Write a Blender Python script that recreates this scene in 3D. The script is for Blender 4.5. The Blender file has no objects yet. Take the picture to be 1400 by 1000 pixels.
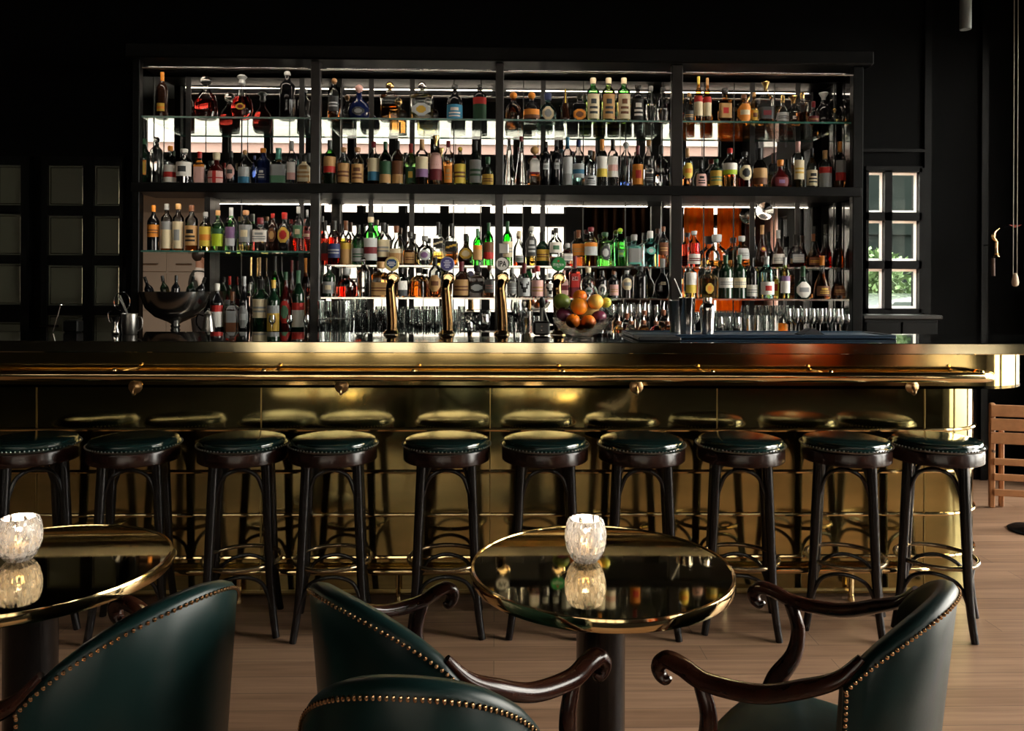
SKY = 18.0
STRIP = (.8, 1.2)
import bpy, math, random
from mathutils import Vector, Matrix
random.seed(7)
PI = math.pi
SC = bpy.context.scene
COL = SC.collection
# ------------------------------------------------------------------ camera
F_PX, CX, HY, EYE = 1070.0, 700.0, 392.0, 1.43
YAW, ROLL = 0.021, 0.0045
cy_, sy_ = math.cos(YAW), math.sin(YAW)
ca_, sa_ = math.cos(ROLL), math.sin(ROLL)
def P(px, py, Y):
    """the point of the room at depth Y that the photo shows at pixel (px, py)"""
    u = (px-CX)/F_PX; v = (HY-py)/F_PX
    r = u*ca_ - v*sa_; h = u*sa_ + v*ca_
    dx = r*cy_ + sy_; dy = -r*sy_ + cy_
    t = Y/dy
    return Vector((dx*t, Y, EYE + h*t))
cam = bpy.data.cameras.new('camera'); cam.sensor_fit = 'HORIZONTAL'; cam.sensor_width = 36
cam.lens = 36*F_PX/1400; cam.shift_y = -(500-HY)/1400; cam.clip_end = 200
co = bpy.data.objects.new('camera', cam); COL.objects.link(co)
R_ = Vector((cy_, -sy_, 0)); F_ = Vector((sy_, cy_, 0)); Z_ = Vector((0,0,1))
ix = ca_*R_ + sa_*Z_; iy = -sa_*R_ + ca_*Z_; iz = -F_
m = Matrix((ix, iy, iz)).transposed().to_4x4(); m.translation = (0,0,EYE)
co.matrix_world = m
SC.camera = co
SC.view_settings.view_transform = 'Standard'; SC.view_settings.look = 'None'
SC.view_settings.gamma = 1; SC.view_settings.use_curve_mapping = False
SC.view_settings.exposure = 0.25
cyc = SC.cycles
cyc.max_bounces = 12; cyc.transmission_bounces = 12; cyc.glossy_bounces = 7; cyc.diffuse_bounces = 4
cyc.transparent_max_bounces = 24; cyc.caustics_reflective = False; cyc.caustics_refractive = False
cyc.sample_clamp_indirect = 6.0
cyc.use_denoising = True
# ------------------------------------------------------------------ materials
MATS = {}
def principled(name, col, rough=.5, metal=0, spec=.5, coat=0, trans=0, ior=1.45, noise=None, bump=None, emis=None, coat_r=.05):
    if name in MATS: return MATS[name]
    mt = bpy.data.materials.new(name); mt.use_nodes = True
    nt = mt.node_tree; b = nt.nodes['Principled BSDF']
    c = (*col, 1)
    b.inputs['Base Color'].default_value = c
    b.inputs['Roughness'].default_value = rough
    b.inputs['Metallic'].default_value = metal
    b.inputs['Specular IOR Level'].default_value = spec
    b.inputs['Coat Weight'].default_value = coat
    b.inputs['Coat Roughness'].default_value = coat_r
    b.inputs['Transmission Weight'].default_value = trans
    b.inputs['IOR'].default_value = ior
    if emis:
        b.inputs['Emission Color'].default_value = (*emis[0],1); b.inputs['Emission Strength'].default_value = emis[1]
    tc = nt.nodes.new('ShaderNodeTexCoord')
    if noise:      # (scale xyz, amount, colour2)
        mp = nt.nodes.new('ShaderNodeMapping'); mp.inputs['Scale'].default_value = noise[0]
        nz = nt.nodes.new('ShaderNodeTexNoise'); nz.inputs['Scale'].default_value = 1; nz.inputs['Detail'].default_value = 5
        rp = nt.nodes.new('ShaderNodeMapRange'); rp.inputs[1].default_value = .35; rp.inputs[2].default_value = .65; rp.inputs[3].default_value = 0; rp.inputs[4].default_value = noise[1]
        mx = nt.nodes.new('ShaderNodeMix'); mx.data_type = 'RGBA'
        mx.inputs[6].default_value = c; mx.inputs[7].default_value = (*noise[2],1)
        nt.links.new(tc.outputs['Object'], mp.inputs[0]); nt.links.new(mp.outputs[0], nz.inputs['Vector'])
        nt.links.new(nz.outputs[0], rp.inputs[0]); nt.links.new(rp.outputs[0], mx.inputs[0]); nt.links.new(mx.outputs[2], b.inputs['Base Color'])
        if len(noise) > 3:
            r2 = nt.nodes.new('ShaderNodeMapRange'); r2.inputs[3].default_value = rough; r2.inputs[4].default_value = noise[3]
            nt.links.new(nz.outputs[0], r2.inputs[0]); nt.links.new(r2.outputs[0], b.inputs['Roughness'])
    if bump:       # (scale xyz, strength, distance)
        mp = nt.nodes.new('ShaderNodeMapping'); mp.inputs['Scale'].default_value = bump[0]
        nz = nt.nodes.new('ShaderNodeTexNoise'); nz.inputs['Scale'].default_value = 1; nz.inputs['Detail'].default_value = 3
        bp = nt.nodes.new('ShaderNodeBump'); bp.inputs['Strength'].default_value = bump[1]; bp.inputs['Distance'].default_value = bump[2]
        nt.links.new(tc.outputs['Object'], mp.inputs[0]); nt.links.new(mp.outputs[0], nz.inputs['Vector'])
        nt.links.new(nz.outputs[0], bp.inputs['Height']); nt.links.new(bp.outputs[0], b.inputs['Normal'])
    MATS[name] = mt; return mt
def liquid_mat(col):
    """solid refracting body: a bottle full of liquid, or cut crystal"""
    n = 'liquid_%.2f_%.2f_%.2f' % col
    return principled(n, col, rough=.0, trans=1, ior=1.36)
def thin_mat(col, gloss=1.0, rough=.02, edge=.5):
    """thin clear or tinted glass wall"""
    n = 'thin_glass_%.2f_%.2f_%.2f_%.2f_%.2f' % (*col, gloss, edge)
    if n in MATS: return MATS[n]
    mt = bpy.data.materials.new(n); mt.use_nodes = True; nt = mt.node_tree; nt.nodes.clear()
    out = nt.nodes.new('ShaderNodeOutputMaterial'); mx = nt.nodes.new('ShaderNodeMixShader')
    tr = nt.nodes.new('ShaderNodeBsdfTransparent'); gl = nt.nodes.new('ShaderNodeBsdfGlossy'); gl.inputs['Roughness'].default_value = rough
    lw = nt.nodes.new('ShaderNodeLayerWeight'); lw.inputs['Blend'].default_value = .35
    cm = nt.nodes.new('ShaderNodeMix'); cm.data_type = 'RGBA'
    cm.inputs[6].default_value = (*col,1); cm.inputs[7].default_value = (*[c*c*edge for c in col],1)
    pw = nt.nodes.new('ShaderNodeMath'); pw.operation = 'POWER'; pw.inputs[1].default_value = 3.0
    nt.links.new(lw.outputs['Facing'], pw.inputs[0]); nt.links.new(pw.outputs[0], cm.inputs[0]); nt.links.new(cm.outputs[2], tr.inputs[0])
    fr = nt.nodes.new('ShaderNodeFresnel'); fr.inputs['IOR'].default_value = 1.5
    mu = nt.nodes.new('ShaderNodeMath'); mu.operation = 'MULTIPLY'; mu.inputs[1].default_value = 1.3*gloss
    mu.use_clamp = True
    nt.links.new(fr.outputs[0], mu.inputs[0]); nt.links.new(mu.outputs[0], mx.inputs[0])
    nt.links.new(tr.outputs[0], mx.inputs[1]); nt.links.new(gl.outputs[0], mx.inputs[2]); nt.links.new(mx.outputs[0], out.inputs[0])
    MATS[n] = mt; return mt
def translucent_mat(name, col, mixw=.6):
    if name in MATS: return MATS[name]
    mt = bpy.data.materials.new(name); mt.use_nodes = True; nt = mt.node_tree; nt.nodes.clear()
    out = nt.nodes.new('ShaderNodeOutputMaterial'); mx = nt.nodes.new('ShaderNodeMixShader'); mx.inputs[0].default_value = mixw
    d = nt.nodes.new('ShaderNodeBsdfDiffuse'); t = nt.nodes.new('ShaderNodeBsdfTranslucent')
    d.inputs[0].default_value = (*col,1); t.inputs[0].default_value = (*col,1)
    nt.links.new(d.outputs[0], mx.inputs[1]); nt.links.new(t.outputs[0], mx.inputs[2]); nt.links.new(mx.outputs[0], out.inputs[0])
    MATS[name] = mt; return mt
def hexc(h):
    h = h.lstrip('#'); v = [int(h[i:i+2],16)/255 for i in (0,2,4)]
    return tuple(c/12.92 if c <= .04045 else ((c+.055)/1.055)**2.4 for c in v)
def paper(h, rough=.6): return principled('paper_'+h, hexc(h), rough=rough)
BRASS = principled('polished_brass', (.92,.66,.27), rough=.045, metal=1, noise=((3,3,9),.4,(.66,.46,.16),.12), bump=((1.5,1.5,1.5),.05,.02))
BRASS_RAIL = principled('brass_rail', (.86,.64,.32), rough=.10, metal=1)
BRASS_EDGE = principled('pale_brass_edge', (.74,.64,.42), rough=.05, metal=1, noise=((3,3,9),.4,(.60,.50,.30),.14), bump=((1.5,1.5,1.5),.05,.02))
BRASS_PANEL = principled('aged_brass_panel', (.50,.40,.165), rough=.05, metal=1, noise=((1.6,1.6,5),.8,(.26,.235,.10),.14), bump=((.9,.9,1.6),.06,.04))
BLACKWOOD = principled('black_lacquered_wood', (.004,.0035,.0035), rough=.24, spec=.4, bump=((40,40,6),.05,.002))
BLACKPAINT = principled('black_painted_wood', (.0014,.0014,.0013), rough=.42, spec=.13)
BLACKGLOSS = principled('black_stone_top', (.004,.004,.004), rough=.03, spec=.8)
LEATHER = principled('dark_green_leather', (.0035,.014,.013), rough=.30, spec=.32, noise=((5,5,5),.5,(.005,.018,.017),.40), bump=((140,140,140),.10,.001))
LEATHER_SEAT = principled('stool_green_leather', (.004,.016,.015), rough=.13, spec=1.0, coat=1.0, coat_r=.10, bump=((120,120,120),.03,.001))
MAHOG = principled('dark_mahogany', (.034,.010,.005), rough=.20, spec=.5, noise=((6,30,30),.7,(.020,.006,.004)))
NAIL = principled('brass_nails', (.62,.38,.20), rough=.25, metal=1)
STEEL = principled('polished_steel', (.72,.70,.67), rough=.12, metal=1)
DKSTEEL = principled('dark_steel', (.30,.29,.27), rough=.28, metal=1)
MIRROR = principled('mirror_glass', (.80,.80,.78), rough=.008, metal=1)
# ------------------------------------------------------------------ mesh building
class MB:
    def __init__(s): s.v=[]; s.f=[]; s.m=[]
    def add(s, vs, fs, mi=0):
        o=len(s.v); s.v += [tuple(v) for v in vs]; s.f += [tuple(i+o for i in f) for f in fs]; s.m += [mi]*len(fs); return s
    def box(s, a, b, mi=0):
        x0,x1=sorted((a[0],b[0])); y0,y1=sorted((a[1],b[1])); z0,z1=sorted((a[2],b[2]))
        return s.add([(x0,y0,z0),(x1,y0,z0),(x1,y1,z0),(x0,y1,z0),(x0,y0,z1),(x1,y0,z1),(x1,y1,z1),(x0,y1,z1)],
              [(0,3,2,1),(4,5,6,7),(0,1,5,4),(1,2,6,5),(2,3,7,6),(3,0,4,7)], mi)
    def rbox(s, a, b, r=.01, mi=0):
        """box with chamfered vertical and horizontal edges"""
        x0,x1=sorted((a[0],b[0])); y0,y1=sorted((a[1],b[1])); z0,z1=sorted((a[2],b[2]))
        r=min(r,(x1-x0)/2.01,(y1-y0)/2.01,(z1-z0)/2.01)
        rings=[]
        for z,k in ((z0,r),(z0+r,0),(z1-r,0),(z1,r)):
            q=r+k*.0
            pts=[(x0+k+r,y0+k),(x1-k-r,y0+k),(x1-k,y0+k+r),(x1-k,y1-k-r),(x1-k-r,y1-k),(x0+k+r,y1-k),(x0+k,y1-k-r),(x0+k,y0+k+r)]
            rings.append([(x,y,z) for x,y in pts])
        return s.loft(rings, mi, cap=True)
    def loft(s, rings, mi=0, cap=True, closed=False, mis=None):
        n=len(rings[0]); vs=[p for r in rings for p in r]; fs=[]; ms=[]
        k=len(rings)
        for i in range(k if closed else k-1):
            for j in range(n):
                a=i*n+j; b=i*n+(j+1)%n; c=((i+1)%k)*n+(j+1)%n; d=((i+1)%k)*n+j
                fs.append((a,b,c,d)); ms.append(mis[i] if mis else mi)
        if cap and not closed:
            fs.append(tuple(range(n-1,-1,-1))); ms.append(ms[0]); fs.append(tuple((k-1)*n+j for j in range(n))); ms.append(ms[-2])
        o=len(s.v); s.v += [tuple(v) for v in vs]; s.f += [tuple(i+o for i in f) for f in fs]; s.m += ms
        return s
    def lathe(s, prof, seg=24, c=(0,0,0), mi=0, cap=True, sx=1, sy=1, sq=0, mis=None):
        """prof: list of (r, z)"""
        rings=[]
        for r,z in prof:
            ring=[]
            for j in range(seg):
                a=2*PI*(j+.5)/seg; ca,sa=math.cos(a),math.sin(a)
                k=1
                if sq: 
                    p=2+sq*8; k=(abs(ca)**p+abs(sa)**p)**(-1/p)
                ring.append((c[0]+r*k*ca*sx, c[1]+r*k*sa*sy, c[2]+z))
            rings.append(ring)
        return s.loft(rings, mi, cap, mis=mis)
    def tube(s, pts, r, seg=8, closed=False, mi=0, flat=None):
        pts=[Vector(p) for p in pts]; n=len(pts); rings=[]
        up=Vector((0,0,1)); prev=None
        for i,p in enumerate(pts):
            if closed: t=pts[(i+1)%n]-pts[i-1]
            else: t=pts[min(i+1,n-1)]-pts[max(i-1,0)]
            t.normalize()
            if prev is None:
                a=up if abs(t.z)<.9 else Vector((1,0,0)); x=t.cross(a).normalized()
            else:
                x=(prev-t*prev.dot(t)).normalized()
            prev=x; y=t.cross(x)
            rr=r[i] if isinstance(r,(list,tuple)) else r
            fx,fy=flat if flat else (1,1)
            rings.append([p+(x*math.cos(2*PI*j/seg)*fx+y*math.sin(2*PI*j/seg)*fy)*rr for j in range(seg)])
        return s.loft(rings, mi, cap=not closed, closed=closed)
    def sphere(s, c, r, mi=0, seg=10, rings=6, sz=1, sxy=1):
        pr=[(max(r*math.sin(PI*i/rings),r*.02)*sxy, -r*sz*math.cos(PI*i/rings)) for i in range(rings+1)]
        return s.lathe(pr, seg, c, mi)
    def prism(s, poly, y0, y1, mi=0):
        """polygon given in x,z extruded in y"""
        n=len(poly)
        return s.loft([[(x,y0,z) for x,z in poly],[(x,y1,z) for x,z in poly]], mi)
    def build(s, name, mats, parent=None, smooth=True, loc=None, angle=40):
        me=bpy.data.meshes.new(name); me.from_pydata(s.v,[],s.f)
        if not isinstance(mats,(list,tuple)): mats=[mats]
        for mt in mats: me.materials.append(mt)
        me.polygons.foreach_set('material_index', s.m)
        me.validate(); me.update()
        if smooth:
            me.polygons.foreach_set('use_smooth',[True]*len(me.polygons))
            try: me.set_sharp_from_angle(angle=math.radians(angle))
            except Exception: pass
        o=bpy.data.objects.new(name, me); COL.objects.link(o)
        if parent: o.parent=parent
        if loc: o.location=loc
        return o
def tag(o, label=None, cat=None, group=None, kind=None):
    if label: o['label']=label
    if cat: o['category']=cat
    if group: o['group']=group
    if kind: o['kind']=kind
    return o
def empty(name, loc=(0,0,0), rz=0, label=None, cat=None, group=None, scale=1):
    o=bpy.data.objects.new(name,None); COL.objects.link(o); o.location=loc; o.rotation_euler=(0,0,rz); o.scale=(scale,)*3
    o.empty_display_size=.05
    return tag(o,label,cat,group)
def copy_tree(o, parent=None):
    c=o.copy(); COL.objects.link(c); c.parent=parent
    for ch in list(o.children): copy_tree(ch,c)
    return c
def smooth_path(ctrl, n=8, closed=False):
    """Catmull-Rom through control points"""
    c=[Vector(p) for p in ctrl]; out=[]; m=len(c)
    for i in range(m if closed else m-1):
        if closed: p0,p1,p2,p3=c[i-1],c[i],c[(i+1)%m],c[(i+2)%m]
        else: p0,p1,p2,p3=c[max(i-1,0)],c[i],c[i+1],c[min(i+2,m-1)]
        for k in range(n):
            t=k/n
            out.append(.5*((2*p1)+(-p0+p2)*t+(2*p0-5*p1+4*p2-p3)*t*t+(-p0+3*p1-3*p2+p3)*t**3))
    if not closed: out.append(c[-1])
    return out
def lerp_list(vals, n):
    out=[]
    for i in range(n):
        t=i/(n-1)*(len(vals)-1); k=min(int(t),len(vals)-2); out.append(vals[k]+(vals[k+1]-vals[k])*(t-k))
    return out
def text_mesh(name, body, size, mat, parent, loc, rot=(PI/2,0,0), extr=.0004, font_scale=(1,1,1), shear=0):
    cu=bpy.data.curves.new(name,'FONT'); cu.body=body; cu.size=size; cu.align_x='CENTER'; cu.align_y='CENTER'; cu.extrude=extr; cu.shear=shear; cu.offset=size*.03
    t=bpy.data.objects.new('tmp',cu); COL.objects.link(t)
    dg=bpy.context.evaluated_depsgraph_get(); dg.update()
    me=bpy.data.meshes.new_from_object(t.evaluated_get(dg)); bpy.data.objects.remove(t)
    me.materials.clear(); me.materials.append(mat)
    o=bpy.data.objects.new(name,me); COL.objects.link(o); o.parent=parent; o.location=loc; o.rotation_euler=rot; o.scale=font_scale
    return o
# ================================================================== THE ROOM
YW = 5.78                       # inner face of the wall behind the bar
X0, X1, YB, ZC = -8.5, 5.2, -5.0, 5.3
# world: overcast sky
w = bpy.data.worlds.new('overcast_sky'); SC.world = w; w.use_nodes = True
bg = w.node_tree.nodes['Background']; bg.inputs[0].default_value = (1.0,.94,.86,1); bg.inputs[1].default_value = SKY
# floor
def floor_mat():
    mt = bpy.data.materials.new('oak_plank_floor'); mt.use_nodes=True; nt=mt.node_tree; b=nt.nodes['Principled BSDF']
    tc=nt.nodes.new('ShaderNodeTexCoord'); br=nt.nodes.new('ShaderNodeTexBrick')
    br.offset=.37; br.inputs['Scale'].default_value=1; br.inputs['Brick Width'].default_value=1.3; br.inputs['Row Height'].default_value=.115
    br.inputs['Mortar Size'].default_value=.0013; br.inputs['Bias'].default_value=0
    br.inputs['Color1'].default_value=(.29,.167,.10,1); br.inputs['Color2'].default_value=(.42,.255,.16,1); br.inputs['Mortar'].default_value=(.12,.075,.05,1)
    nt.links.new(tc.outputs['Object'],br.inputs['Vector'])
    mp=nt.nodes.new('ShaderNodeMapping'); mp.inputs['Scale'].default_value=(2.2,38,1); nz=nt.nodes.new('ShaderNodeTexNoise'); nz.inputs['Detail'].default_value=6; nz.inputs['Scale'].default_value=1
    nt.links.new(tc.outputs['Object'],mp.inputs[0]); nt.links.new(mp.outputs[0],nz.inputs['Vector'])
    mx=nt.nodes.new('ShaderNodeMix'); mx.data_type='RGBA'; mx.blend_type='MULTIPLY'; mx.inputs[0].default_value=.65
    rp=nt.nodes.new('ShaderNodeValToRGB'); rp.color_ramp.elements[0].position=.3; rp.color_ramp.elements[0].color=(.45,.42,.40,1); rp.color_ramp.elements[1].position=.7
    nt.links.new(nz.outputs[0],rp.inputs[0]); nt.links.new(br.outputs[0],mx.inputs[6]); nt.links.new(rp.outputs[0],mx.inputs[7]); nt.links.new(mx.outputs[2],b.inputs['Base Color'])
    b.inputs['Roughness'].default_value=.42; b.inputs['Specular IOR Level'].default_value=.35
    bp=nt.nodes.new('ShaderNodeBump'); bp.inputs['Strength'].default_value=.25; bp.inputs['Distance'].default_value=.004; nt.links.new(nz.outputs[0],bp.inputs['Height']); nt.links.new(bp.outputs[0],b.inputs['Normal'])
    return mt
def struct(name, mb, mat, parent=None, smooth=False):
    o=mb.build(name, mat, parent, smooth=smooth)
    if not parent: o['kind']='structure'
    return o
struct('floor', MB().box((X0-.2,.35,-.1),(X1+.2,13.4,0)).box((X0-.2,YB-.2,-.1),(X1+.2,.35,0),1), [floor_mat(),principled('added_dark_carpet',(.012,.011,.010),rough=.95,spec=.1)])  # dark carpet is added out of view to darken what the brass reflects
struct('ceiling', MB().box((X0-.2,YB-.2,ZC),(X1+.2,YW+.12,ZC+.15)), principled('dark_ceiling',(.005,.005,.005),rough=.8))
WALLM = principled('black_wall_paint',(.0009,.0009,.0009),rough=.75,spec=.06)
INNERM = principled('dark_room_wall',(.008,.007,.006),rough=.7)
# ---- wall behind the bar, with the opening to the back room and the street window
a = P(185,470,YW); b_ = P(291,262,YW)           # pass-through
PX0,PX1 = a.x,b_.x; PZ0,PZ1 = 1.02, P(240,264,YW).z
wa = P(1181,424,YW); wb = P(1258,234,YW)
WX0,WX1,WZ0,WZ1 = wa.x,wb.x,wa.z,wb.z
mb=MB()
T=.12
mb.box((X0-.2,YW,0),(PX0,YW+T,ZC)); mb.box((PX0,YW,0),(PX1,YW+T,PZ0)); mb.box((PX0,YW,PZ1),(PX1,YW+T,ZC))
mb.box((PX1,YW,0),(WX0,YW+T,ZC)); mb.box((WX0,YW,0),(WX1,YW+T,WZ0)); mb.box((WX0,YW,WZ1),(WX1,YW+T,ZC)); mb.box((WX1,YW,0),(X1+.2,YW+T,ZC))
struct('wall_bar', mb, WALLM)
# ---- side walls and the wall behind the viewer
struct('wall_left', MB().box((X0-.2,YB,0),(X0,YW,ZC)), INNERM)
def wall_with_openings(mk, lo, hi, ops, z_lo=0, z_hi=ZC):
    """mk(a0,a1,z0,z1) adds a box; ops: list of (a0,a1,z0,z1) sharing tiers"""
    cuts=sorted(set([lo,hi]+[o[0] for o in ops]+[o[1] for o in ops]))
    for p,q in zip(cuts,cuts[1:]):
        mid=(p+q)/2; hs=sorted([(o[2],o[3]) for o in ops if o[0]<mid<o[1]])
        z=z_lo
        for h0,h1 in hs: mk(p,q,z,h0); z=h1
        mk(p,q,z,z_hi)
ops=[]; STEP=.87; WW=.74
def mirror_x(px, d=5.0): return P(px,300,2*5.70+d).x
xs=mirror_x(196)
up=[]; k=0
x=xs
while x < 4.4:
    up.append((x,x+WW,4.18,4.95)); x+=STEP
low=[]
x=mirror_x(440)
while x < mirror_x(800)-.3:
    low.append((x,x+WW,.40,2.72)); low.append((x,x+WW,2.95,3.34)); x+=STEP
for x in (mirror_x(934),mirror_x(934)+.61):
    low.append((x,x+.56,.40,2.72)); low.append((x,x+.56,2.95,3.34))
mb=MB(); wall_with_openings(lambda p,q,z0,z1: mb.box((p,YB-.2,z0),(q,YB,z1)), X0-.2, X1+.2, up+low)
struct('wall_rear', mb, INNERM)
PANE = thin_mat((.97,.98,.97),.6)
n=1
FR = principled('dark_window_frame',(.015,.013,.011),rough=.5)
for i,(p,q,z0,z1) in enumerate(up+low):
    mb=MB(); t=.028
    mb.box((p,YB-.14,z0),(p+t,YB-.08,z1)).box((q-t,YB-.14,z0),(q,YB-.08,z1)).box((p,YB-.14,z0),(q,YB-.08,z0+t)).box((p,YB-.14,z1-t),(q,YB-.08,z1))
    if z1-z0>1: mb.box((p,YB-.13,1.55),(q,YB-.09,1.59))
    mb.box(((p+q)/2-.008,YB-.12,z0),((p+q)/2+.008,YB-.10,z1))
    o=struct('window_%d'%n, mb, FR); n+=1
    MB().box((p+t,YB-.112,z0+t),(q-t,YB-.108,z1-t)).build('pane',PANE,o,smooth=False)
# right wall: tall windows on to the street
ops=[(-2.9,-1.3,.40,2.72),(-2.9,-1.3,2.95,3.34)]+[(-4.3,-3.0,3.95,4.6),(-2.6,-1.9,3.95,4.6)]
mb=MB(); wall_with_openings(lambda p,q,z0,z1: mb.box((X1,p,z0),(X1+.2,q,z1)), YB, .8, ops)
XJ=4.05
mb.box((XJ,.6,0),(X1+.2,.8,ZC))
ops2=[(.95+1.55*i,.95+1.55*i+1.42,.08,3.3) for i in range(3)]
wall_with_openings(lambda p,q,z0,z1: mb.box((XJ,p,z0),(XJ+.2,q,z1)), .8, YW, ops2)
struct('wall_right', mb, INNERM)
for X1_,p,q,z0,z1 in [(X1,)+o_ for o_ in ops]+[(XJ,)+o_ for o_ in ops2]:
    mb=MB(); t=.04
    mb.box((X1_+.08,p,z0),(X1_+.14,p+t,z1)).box((X1_+.08,q-t,z0),(X1_+.14,q,z1)).box((X1_+.08,p,z0),(X1_+.14,q,z0+t)).box((X1_+.08,p,z1-t),(X1_+.14,q,z1))
    o=struct('window_%d'%n, mb, FR); n+=1
    MB().box((X1_+.108,p+t,z0+t),(X1_+.112,q-t,z1-t)).build('pane',PANE,o,smooth=False)
NWIN=n
# portals: guide the daylight sampling through the glazed openings
def portal(loc, rot, sx, sz):
    l=bpy.data.lights.new('daylight_portal','AREA'); l.shape='RECTANGLE'; l.size=sx; l.size_y=sz; l.cycles.is_portal=True
    o=bpy.data.objects.new('daylight_portal',l); COL.objects.link(o); o.location=loc; o.rotation_euler=rot
lx0=min(o[0] for o in low); lx1=max(o[1] for o in low)
portal(((mirror_x(440)+mirror_x(800))/2,YB-.21,1.87),(-PI/2,0,PI),abs(mirror_x(800)-mirror_x(440))+.4,2.95)
portal((mirror_x(934)+.62,YB-.21,1.87),(-PI/2,0,PI),1.35,2.95)
portal((-1.4,YB-.21,4.56),(-PI/2,0,PI),12.4,.8)
portal((XJ+.21,3.2,1.69),(0,PI/2,0),3.3,4.7)
portal((X1+.21,-2.1,1.87),(0,PI/2,0),2.95,1.7)
# ---- street outside
struct('ground', MB().box((-40,-40,-.35),(40,40,-.12)), principled('pale_paving',(.33,.31,.28),rough=.8))
mb=MB(); mb.box((-24,-15,-.1),(24,-13.5,4.7)).box((-24,-15.0,4.7),(24,-13.6,5.95),1).box((-24,-15.0,5.95),(24,-13.5,11))  # top stucco block is added height that holds back sky light
o=mb.build('building',[principled('pale_stucco',(.29,.27,.243),rough=.8),principled('pink_brick',(.105,.064,.053),rough=.8),principled('dark_shopfront',(.25,.22,.2),rough=.3)],smooth=False)
tag(o,'pale building with pink brick upper storey seen reflected in the bar mirror','building')
# ---- curtains behind the viewer, seen in the mirror
def curtain(x0,x1,z0,z1,y,mat,folds,amp,label,group):
    mb=MB(); N=folds*8; rows=[]
    for k,z in enumerate((z0,(z0+z1)/2,z1)):
        front=[]; back=[]
        for i in range(N+1):
            t=i/N; sp=[1.0,.97,.92][k]
            x=(x0+x1)/2+(t-.5)*(x1-x0)*sp
            yy=y+amp*math.sin(t*folds*2*PI)*(1-.3*(k==2))
            front.append((x,yy,z)); back.append((x,yy-.006,z))
        rows.append(front+back[::-1])
    mb.loft(rows)
    return tag(mb.build('curtain',mat),label,'curtain',group)
ORANGE = translucent_mat('orange_silk',(.95,.40,.07),.55)
BROWN = translucent_mat('brown_velvet',(.05,.022,.012),.2)
WHITEC = translucent_mat('sheer_blush_curtain',(.75,.58,.52),.6)
curtain(mirror_x(932),mirror_x(975),.1,3.4,YB+.12,ORANGE,4,.05,'orange curtain reflected in the right bay mirror, left of its pair','curtains by the rear windows')
curtain(mirror_x(977),mirror_x(1012),.1,3.4,YB+.14,ORANGE,3,.05,'orange curtain reflected in the right bay mirror, right of its pair','curtains by the rear windows')
curtain(mirror_x(1012),mirror_x(1052),.1,3.4,YB+.12,BROWN,4,.05,'dark brown curtain reflected beside the orange curtains','curtains by the rear windows')
curtain(mirror_x(805),mirror_x(900),.1,3.4,YB+.12,BROWN,7,.05,'wide dark brown curtain reflected in the third bay mirror','curtains by the rear windows')
cu_=curtain(-.28,.28,.1,3.4,0,WHITEC,5,.04,'narrow blush curtain reflected near the right end mirror','curtains by the rear windows'); cu_.rotation_euler=(0,0,PI/2); cu_.location=(X1-.12,-2.95,0)
# ---- back room behind the pass-through
BX0,BX1,BY=P(150,300,13).x-.4,PX1+.9,13.0
BRW=principled('back_room_cream',(.62,.55,.47),rough=.7)
mb=MB(); mb.box((BX0-.1,YW+T,0),(BX0,BY,3)).box((BX1,YW+T,0),(BX1+.1,BY,3)).box((BX0-.1,BY,0),(BX1+.1,BY+.1,3)).box((BX0-.1,YW+T,3),(BX1+.1,BY+.1,3.1))
struct('wall_back_room', mb, BRW)
l=bpy.data.lights.new('back_room_fill_light','AREA'); l.size=1.0; l.energy=42; l.color=(1,.86,.7)  # unseen lamp added to light the back room
o=bpy.data.objects.new('back_room_fill_light',l); COL.objects.link(o); o.location=((BX0+BX1)/2,9.6,2.95)
# cabinet wall at the back of the back room
root=empty('wall_cabinet',((BX0+BX1)/2-.5,BY-.2,0),label='cream wall cabinet with drawers seen through the opening left of the shelves',cat='cabinet')
MB().box((-1.4,-.05,0),(1.4,.19,2.6)).build('carcass',BRW,root,smooth=False)
for i in range(5):
    for z0,z1 in ((.1,1.0),(1.03,1.62),(1.65,2.5)):
        d=MB().box((-1.35+i*.54,-.075,z0),(-.85+i*.54,-.052,z1)).build('door',BRW,root,smooth=False)
        MB().tube([(-1.22+i*.54,-.08,z0+.12),(-1.22+i*.54,-.11,z0+.12),(-.98+i*.54,-.11,z0+.12),(-.98+i*.54,-.08,z0+.12)],.008,6).build('handle',DKSTEEL,d)
# ---- street window, right of the bar
BEAD=translucent_mat('white_bevel_glint',(.95,.95,.93),.85)  # white strips stand in for daylight reflected by the pane bevels
fw=MB(); xm0,xm1=P(1207,300,YW).x,P(1217,300,YW).x
zs=[P(1220,y,YW).z for y in (236,291,302,357,368,422)]
fx1=WX1
fw.box((WX0-.0,YW-.03,WZ0-.02),(WX0+.02,YW+.06,WZ1)).box((fx1-.02,YW-.03,WZ0-.02),(fx1+.06,YW+.06,WZ1+.02)).box((xm0,YW-.03,WZ0),(xm1,YW+.06,WZ1))
fw.box((WX0,YW-.03,zs[0]),(fx1,YW+.06,WZ1+.03)).box((WX0,YW-.03,zs[2]),(fx1,YW+.06,zs[1])).box((WX0,YW-.03,zs[4]),(fx1,YW+.06,zs[3])).box((WX0,YW-.03,WZ0-.06),(fx1,YW+.06,zs[5]))
win=struct('window_%d'%NWIN, fw, BLACKPAINT)
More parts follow.
